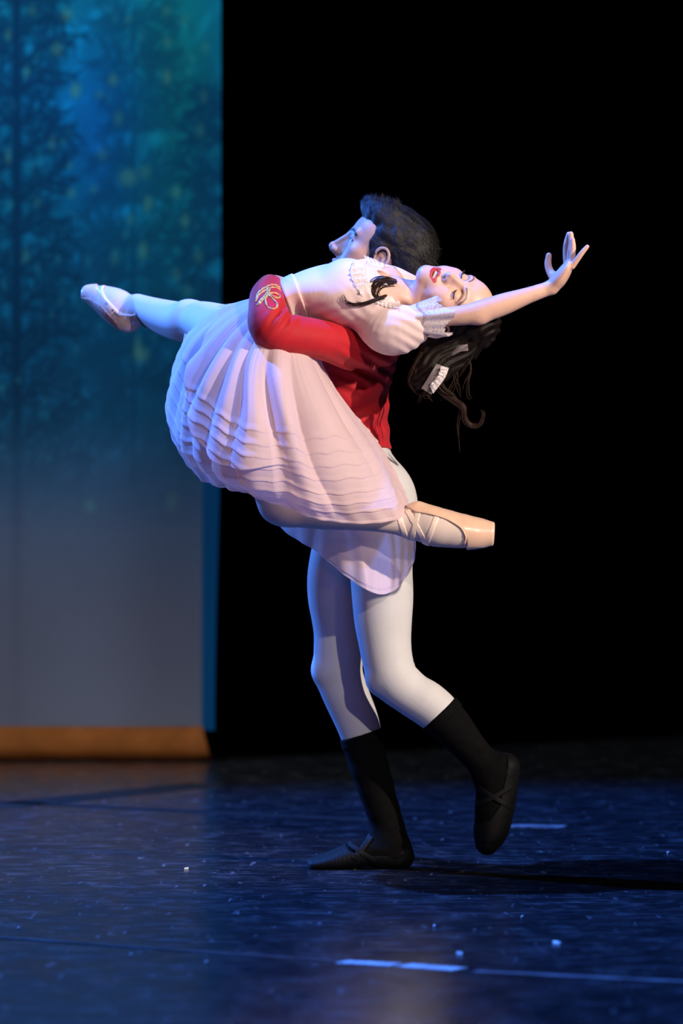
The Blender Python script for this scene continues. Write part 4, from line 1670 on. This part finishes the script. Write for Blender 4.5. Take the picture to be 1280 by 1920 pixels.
    def pxy(P, Y):
        return 640 + P[:, 0] / PX(Y), YH + (HC - P[:, 2]) / PX(Y)

    def cut_bent(P):
        x, y = pxy(P, -0.36)
        rim = np.interp(x, [740, 764, 780, 800, 830, 852, 866, 873, 877, 900], [930, 952, 961, 963, 971, 982, 993, 1010, 1060, 1090])
        # signed distance-like value: satin lies above the rim line or right of it
        return np.clip((y - rim) * PX(0) * 0.6, -0.03, 0.03)
    s1, b1 = shoe('pointe_shoe', G_BENT_FOOT, 0.0062, cut_bent, W(926.5, 1000, -0.36), (1, 0, -0.06), G_BENT[-3:], [(872, 999, -0.36, 23.5, 0.9), (900, 1000, -0.36, 21, 0.9), (925, 1001, -0.36, 17, 0.9)])
    s1['label'] = 'peach satin pointe shoe on the bent leg'

    def cut_front(P):
        x, y = pxy(P, 0.42)
        rim = np.interp(x, [150, 172, 184, 196, 214, 234, 250, 262], [480, 500, 538, 556, 578, 590, 592, 588])
        return np.clip((rim - y) * PX(0) * 0.6, -0.03, 0.03)
    s2, b2 = shoe('pointe_shoe', G_FRONT_FOOT, 0.0062, cut_front, W(153.5, 547, 0.465), (-1, 0.3, 0.1), G_FRONT[-2:], [(185, 555, 0.445, 14, 0.9), (165, 549.5, 0.46, 10, 0.9)])
    s2['label'] = 'pointe shoe on the leg stretched out to the left'
    # ribbons round the ankles
    bt = Sdf()
    for p, k in legs[2:4]:
        bt.add(p, k)
    bt.add([fdisp(lambda P: np.full(len(P), -0.004, np.float32))], 0, '+')
    leg_b = Sdf()
    for p_, k_ in legs[2:4]:
        leg_b.add(p_, k_)
    for pa, pb in (((764, 958), (800, 1024)), ((784, 952), (770, 1018)), ((822, 958), (796, 1024)), ((742, 952), (762, 1014))):
        V, Q = band(leg_b, pa, pb, -0.36, 0.014, 0.0048)
        o = link('ankle_ribbon', mesh_from(V, Q, 'ankle_ribbon'), M['ribbon'])
        adopt(o, s1)
    # drawstring binding along the shoe opening
    H = hit(bt, catmull([(775, 958), (800, 962), (830, 970), (852, 981), (866, 992), (873, 1008), (870, 1020)], 30), off=0.004)
    o = link('binding', mesh_from(*tube_arrays(H, 0.0022, 6), 'binding'), M['satin'])
    adopt(o, s1)
    ft = Sdf()
    for p, k in legs[0:2]:
        ft.add(p, k)
    ft.add([fdisp(lambda P: np.full(len(P), -0.004, np.float32))], 0, '+')
    strap(ft, [(193, 536), (190, 545), (196, 560), (208, 574), (219, 586)], 0.012, 'ankle_ribbon', M['ribbon'], s2, y0=0.1, y1=0.8, th=0.0015)
    strap(ft, [(219, 586), (224, 590), (230, 592)], 0.008, 'ribbon_knot', M['ribbon'], s2, y0=0.1, y1=0.8, th=0.004)
    # sole
    so_ = b2.copy()
    so_.add([fdisp(lambda P: np.full(len(P), -0.0078, np.float32))], 0, '+')

    def sole_cut(P):
        x, y = pxy(P, 0.42)
        line = np.interp(x, [150, 168, 190, 205, 222, 236, 250], [556, 559, 572, 588, 606, 640, 700])
        return np.clip((line - y) * PX(0) * 0.7, -0.03, 0.03)
    so_.add([fdisp(sole_cut)], 0.001, 'i')
    lo, hi = bounds(Sdf().add(chain(G_FRONT_FOOT), 0.02))
    V, Q = surf(so_, lo - 0.01, hi + 0.01, 0.003)
    o = link('sole', mesh_from(relax(V, Q, 3), Q, 'sole'), M['sole'])
    adopt(o, s2)

    # ---------------- dress
    bd_ = Sdf()
    bd_.add(chain(G_TORSO, n=110, extra=0.004), 0.03)
    bd_.add([ell(W(652, 527, -0.375), (0.055, 0.050, 0.050)), ell(W(650, 523, -0.25), (0.055, 0.050, 0.050))], 0.03)
    bd_.add(chain([(694, 592, -0.37, 40), (732, 617, -0.40, 50, 0.9), (766, 613, -0.412, 41, 0.9), (788, 603, -0.42, 25, 1.0)]), 0.015)
    bd_.add(chain([(712, 528, -0.22, 34), (738, 530, -0.19, 30, 0.9), (768, 540, -0.12, 26, 0.9), (786, 547, -0.05, 22)]), 0.02)

    def bwr(P):
        x, y = pxy(P, -0.4)
        sl = sstep(x, 690, 712) * np.where(P[:, 1] < -0.33, 1.0, 0.4)
        f = 0.0010 * sl * np.sin((y - 0.30 * (x - 700)) * 0.34 + 1.8 * np.sin(x * 0.045 + y * 0.02)) * (0.15 + 0.85 * np.abs(np.clip((x - 722) / 40, -1, 1)))
        f += 0.0030 * sl * snoise(np.stack([x * 0.35 + y * 0.3, y, 0 * x], 1), 0.055, 12)
        # gathers below the neckline and creases over the ribs
        g = np.exp(-(((x - 668) / 30) ** 2 + ((y - 575) / 38) ** 2))
        f += 0.0006 * g * np.sin((x * 0.75 - y * 0.65) * 0.30 + np.sin(y * 0.1))
        g2 = np.exp(-(((x - 610) / 45) ** 2 + ((y - 585) / 22) ** 2))
        f += 0.0011 * g2 * np.sin((x * 0.35 + y * 0.9) * 0.33)
        return f.astype(np.float32)
    bd_.add([fdisp(bwr)], 0, '+')
    cutn = [seg(W(708, 531, -0.46), W(800, 545, -0.43), 0.032, 0.036), seg(W(708, 531, -0.37), W(800, 545, -0.30), 0.030, 0.046), seg(W(740, 545, -0.3), W(800, 545, -0.28), 0.046, 0.05), seg(W(714, 543, -0.44), W(770, 552, -0.42), 0.026, 0.028), seg(W(714, 543, -0.39), W(770, 552, -0.36), 0.026, 0.028)]
    bd_.add(cutn, 0.004, 's')
    bd_.add([half(W(528, 565, -0.3), (-0.93, 0, 0.28))], 0.004, 'i')
    lo, hi = bounds(bd_)
    V, Q = surf(bd_, lo, hi, 0.003)
    V = relax(V, Q, 8)
    dress = link('dress', mesh_from(V, Q, 'dress'), M['bodice'])
    adopt(dress, root)
    dress['label'] = 'pale pink dress bodice with puff sleeves and lace'
    # sash
    sh = Sdf()
    sh.add(chain(G_TORSO, n=110, extra=0.008), 0.03)
    nn = (0.93, 0, 0.33)
    sh.add([half(W(566, 560, -0.3), nn)], 0.003, 'i')
    sh.add([half(W(536, 563, -0.3), tuple(-np.array(nn)))], 0.003, 'i')
    V, Q = surf(sh, W(490, 660, -0.5) - [0, .02, 0], W(620, 480, -0.05), 0.003)
    o = link('sash', mesh_from(relax(V, Q, 3), Q, 'sash'), M['bodice'])
    adopt(o, dress)
    build_skirt(dress)

    # sleeve flounce edged with lace: flares out round the near arm
    ax0, ax1 = np.array([756, 601, -0.415]), np.array([842, 594, -0.43])
    nu, nv = 160, 14
    S = np.zeros((nu, nv, 3))
    for a in range(nu):
        th = 2 * math.pi * a / nu
        for b in range(nv):
            v = b / (nv - 1)
            ln = (0.80 + 0.20 * math.cos(th + 0.5) + 0.13 * math.sin(4 * th + 1)) * v
            c = ax0 + (ax1 - ax0) * ln
            r = 24 + 13 * v + (5.0 * math.sin(6 * th + 0.8) + 2.4 * math.sin(11 * th)) * v
            if b == nv - 1:
                ln += 0.04 * abs(math.sin(20 * th))
                c = ax0 + (ax1 - ax0) * ln
            p = W(c[0], c[1] - r * math.sin(th), c[2])
            p[1] += -r * PX(0) * math.cos(th) * 0.95
            S[a, b] = p
    Q = grid_quads(nu, nv, True)
    Vv = S.reshape(-1, 3)
    k = 5
    cen = (Q % nv).min(1)
    o = link('sleeve_flounce', mesh_from(*clip_faces(Vv, Q, lambda C: cen < k + 1), 'sleeve_flounce'), M['bodice'])
    adopt(o, dress)
    o = link('lace_trim', mesh_from(*clip_faces(Vv, Q, lambda C: cen >= k), 'lace_trim'), M['lace'])
    adopt(o, dress)
    o['label'] = 'white scalloped lace edging of the near sleeve'
    # neckline lace
    lace_strip([(688, 484), (684, 506), (690, 528), (702, 547)], [(664, 488), (658, 508), (664, 530), (680, 556)], dress, bd_)
    lace_strip([(688, 494, -.27), (712, 503, -.25), (738, 517, -.23)], [(682, 479, -.275), (706, 489, -.255), (741, 505, -.235)], dress, None)
    lace_strip([(733, 512, -.22), (738, 520, -.22), (744, 524, -.22)], [(731, 500, -.225), (741, 501, -.225), (748, 513, -.225)], dress, None, n=24)
    lace_strip([(706, 558), (726, 566), (750, 569)], [(703, 566), (725, 575), (750, 578)], dress, bd_, n=40)

    # ---------------- hair
    hs = Sdf()
    E = lambda c, r: ell(fg.p(*c), np.array(r) * fg.s, fg.R)
    hs.add([E((0, -0.022, 0.036), (0.079, 0.098, 0.087))], 0.02)
    hs.add([fdisp(lambda P: ((fg.loc(P)[:, 1] - 0.052) * 0.915 - (fg.loc(P)[:, 2] - 0.088) * 0.40).astype(np.float32) * fg.s)], 0.006, 'i')
    pony = [(898, 606, -0.25, 40), (880, 636, -0.24, 34), (850, 658, -0.25, 36), (818, 680, -0.27, 38), (796, 704, -0.28, 26), (786, 722, -0.285, 10)]
    hs.add(chain(pony), 0.02)
    hs.add([ell(W(840, 640, -0.27), (0.055, 0.04, 0.035))], 0.03)

    def gfl(P):
        x, y = pxy(P, -0.25)
        return (0.0022 * np.sin((x * 0.6 + y * 0.8) * 0.45 + 2 * np.sin((x - y) * 0.05)) + 0.0030 * snoise(P, 170, 8)).astype(np.float32)
    hs.add([fdisp(gfl)], 0, '+')
    lo, hi = bounds(hs)
    V, Q = surf(hs, lo, hi, 0.0028)
    ho = link('hair', mesh_from(V, Q, 'hair'), M['hair_brown'])
    adopt(ho, root)
    ho['label'] = 'dark brown hair tied back with loose hanging curls'
    # loose locks
    r = np.random.RandomState(3)

    def lock(pts, rad, name='hair_lock', n=40, cnt=7, spread=2.2, flat=0.6):
        C = catmull(np.array(pts, float), n)
        parts = []
        for k in range(cnt):
            o = r.normal(size=2) * spread
            p2 = C.copy()
            s = np.linspace(0, 1, n)
            p2[:, 0] += o[0] * np.sin(s * 2.5 + r.uniform(0, 1)) + 0.6 * np.sin(s * 9 + k)
            p2[:, 1] += o[1] * np.sin(s * 2.5 + 0.5) + 0.6 * np.cos(s * 8 + k)
            p2[:, 2] += r.normal() * 0.002
            W3 = np.array([W(*q) for q in p2])
            taper = np.interp(s, [0, 0.15, 0.7, 1], [0.8, 1, 0.75, 0.08])
            parts.append(tube_arrays(W3, rad * PX(0) * taper, 6))
        o = link(name, mesh_from(*join_arrays(parts), name), M['lock'])
        adopt(o, ho)
    # over the chest and shoulder: depths follow the dress surface
    def onsurf(pts, off=0.007):
        both = Sdf()
        both.g = list(body.g)
        A_ = hit(bd_, pts, off=off)
        B_ = hit(both, pts, off=off)
        return [(p[0], p[1], min(a[1], b[1])) for p, a, b in zip(pts, A_, B_)]
    lock(onsurf([(742, 528), (722, 524), (706, 528), (697, 540), (699, 554), (708, 562)]), 0.9, cnt=11, spread=4.0)
    lock(onsurf([(738, 534), (720, 532), (708, 540), (705, 552), (712, 562), (722, 560)]), 0.9, cnt=9, spread=3.6)
    lock(onsurf([(724, 554), (704, 562), (684, 569), (664, 571), (650, 565), (643, 552)]), 0.9, cnt=8, spread=2.2)
    lock(onsurf([(718, 558), (700, 565), (682, 567), (668, 566)]), 0.8, cnt=5, spread=2.2)
    # hanging curls
    lock([(800, 700, -.28), (830, 735, -.28), (855, 752, -.285), (870, 764, -.29), (872, 782, -.28), (884, 797, -.27), (901, 794, -.275), (908, 776, -.285), (902, 768, -.28)], 3.0, cnt=8, spread=2.2, n=56)
    lock([(845, 735, -.28), (862, 762, -.28), (857, 800, -.28), (862, 850, -.28)], 0.9, cnt=3, spread=1.6)
    lock([(905, 620, -.22), (922, 618, -.21), (932, 604, -.21), (936, 590, -.21)], 2.6, cnt=7, spread=2.5)
    lock([(790, 660, -.30), (775, 690, -.30), (770, 720, -.29), (786, 742, -.29)], 2.6, cnt=7, spread=4)
    lock([(840, 670, -.30), (822, 700, -.30), (830, 725, -.29), (850, 742, -.29)], 2.4, cnt=8, spread=5)
    for k in range(14):
        x0, y0 = r.uniform(800, 900), r.uniform(620, 700)
        dx, dy = r.uniform(-45, 10), r.uniform(25, 75)
        lock([(x0, y0, -.27), (x0 + dx * 0.5 + r.uniform(-12, 12), y0 + dy * 0.5, -.275), (x0 + dx, y0 + dy, -.275), (x0 + dx + r.uniform(-14, 18), y0 + dy + r.uniform(4, 22), -.27)], 0.8, cnt=4, spread=3, n=24)
    # hair ribbon
    def ribbon(name, ca, cb, mid, m=M['bow']):
        A_ = catmull(np.array([W(*p) for p in ca]), 24)
        B_ = catmull(np.array([W(*p) for p in cb]), 24)
        V = np.zeros((24, 6, 3))
        for j in range(6):
            f = j / 5
            V[:, j] = A_ * (1 - f) + B_ * f
            V[:, j, 1] += 0.003 * np.sin(f * 5 + np.linspace(0, 4, 24))
        Vf = V.reshape(-1, 3)
        Q = grid_quads(24, 6)
        o = link(name, mesh_from(np.vstack([Vf, Vf + [0, 0.0012, 0]]), np.vstack([Q, Q[:, ::-1] + len(Vf)]), name), m)
        adopt(o, ho)
        return o
    ribbon('hair_bow', [(818, 682, -.335), (806, 702, -.34), (790, 728, -.335)], [(842, 690, -.33), (832, 712, -.335), (808, 740, -.33)], 0)
    lace_strip([(841, 690, -.337), (833, 710, -.341), (812, 738, -.337)], [(828, 686, -.341), (822, 704, -.345), (806, 724, -.341)], ho, None, n=30, name='bow_lace')
    ribbon('hair_bow', [(850, 648, -.31), (862, 647, -.315), (876, 645, -.31)], [(846, 668, -.31), (862, 660, -.315), (878, 657, -.31)], 0)
    return root


girl = build_girl()
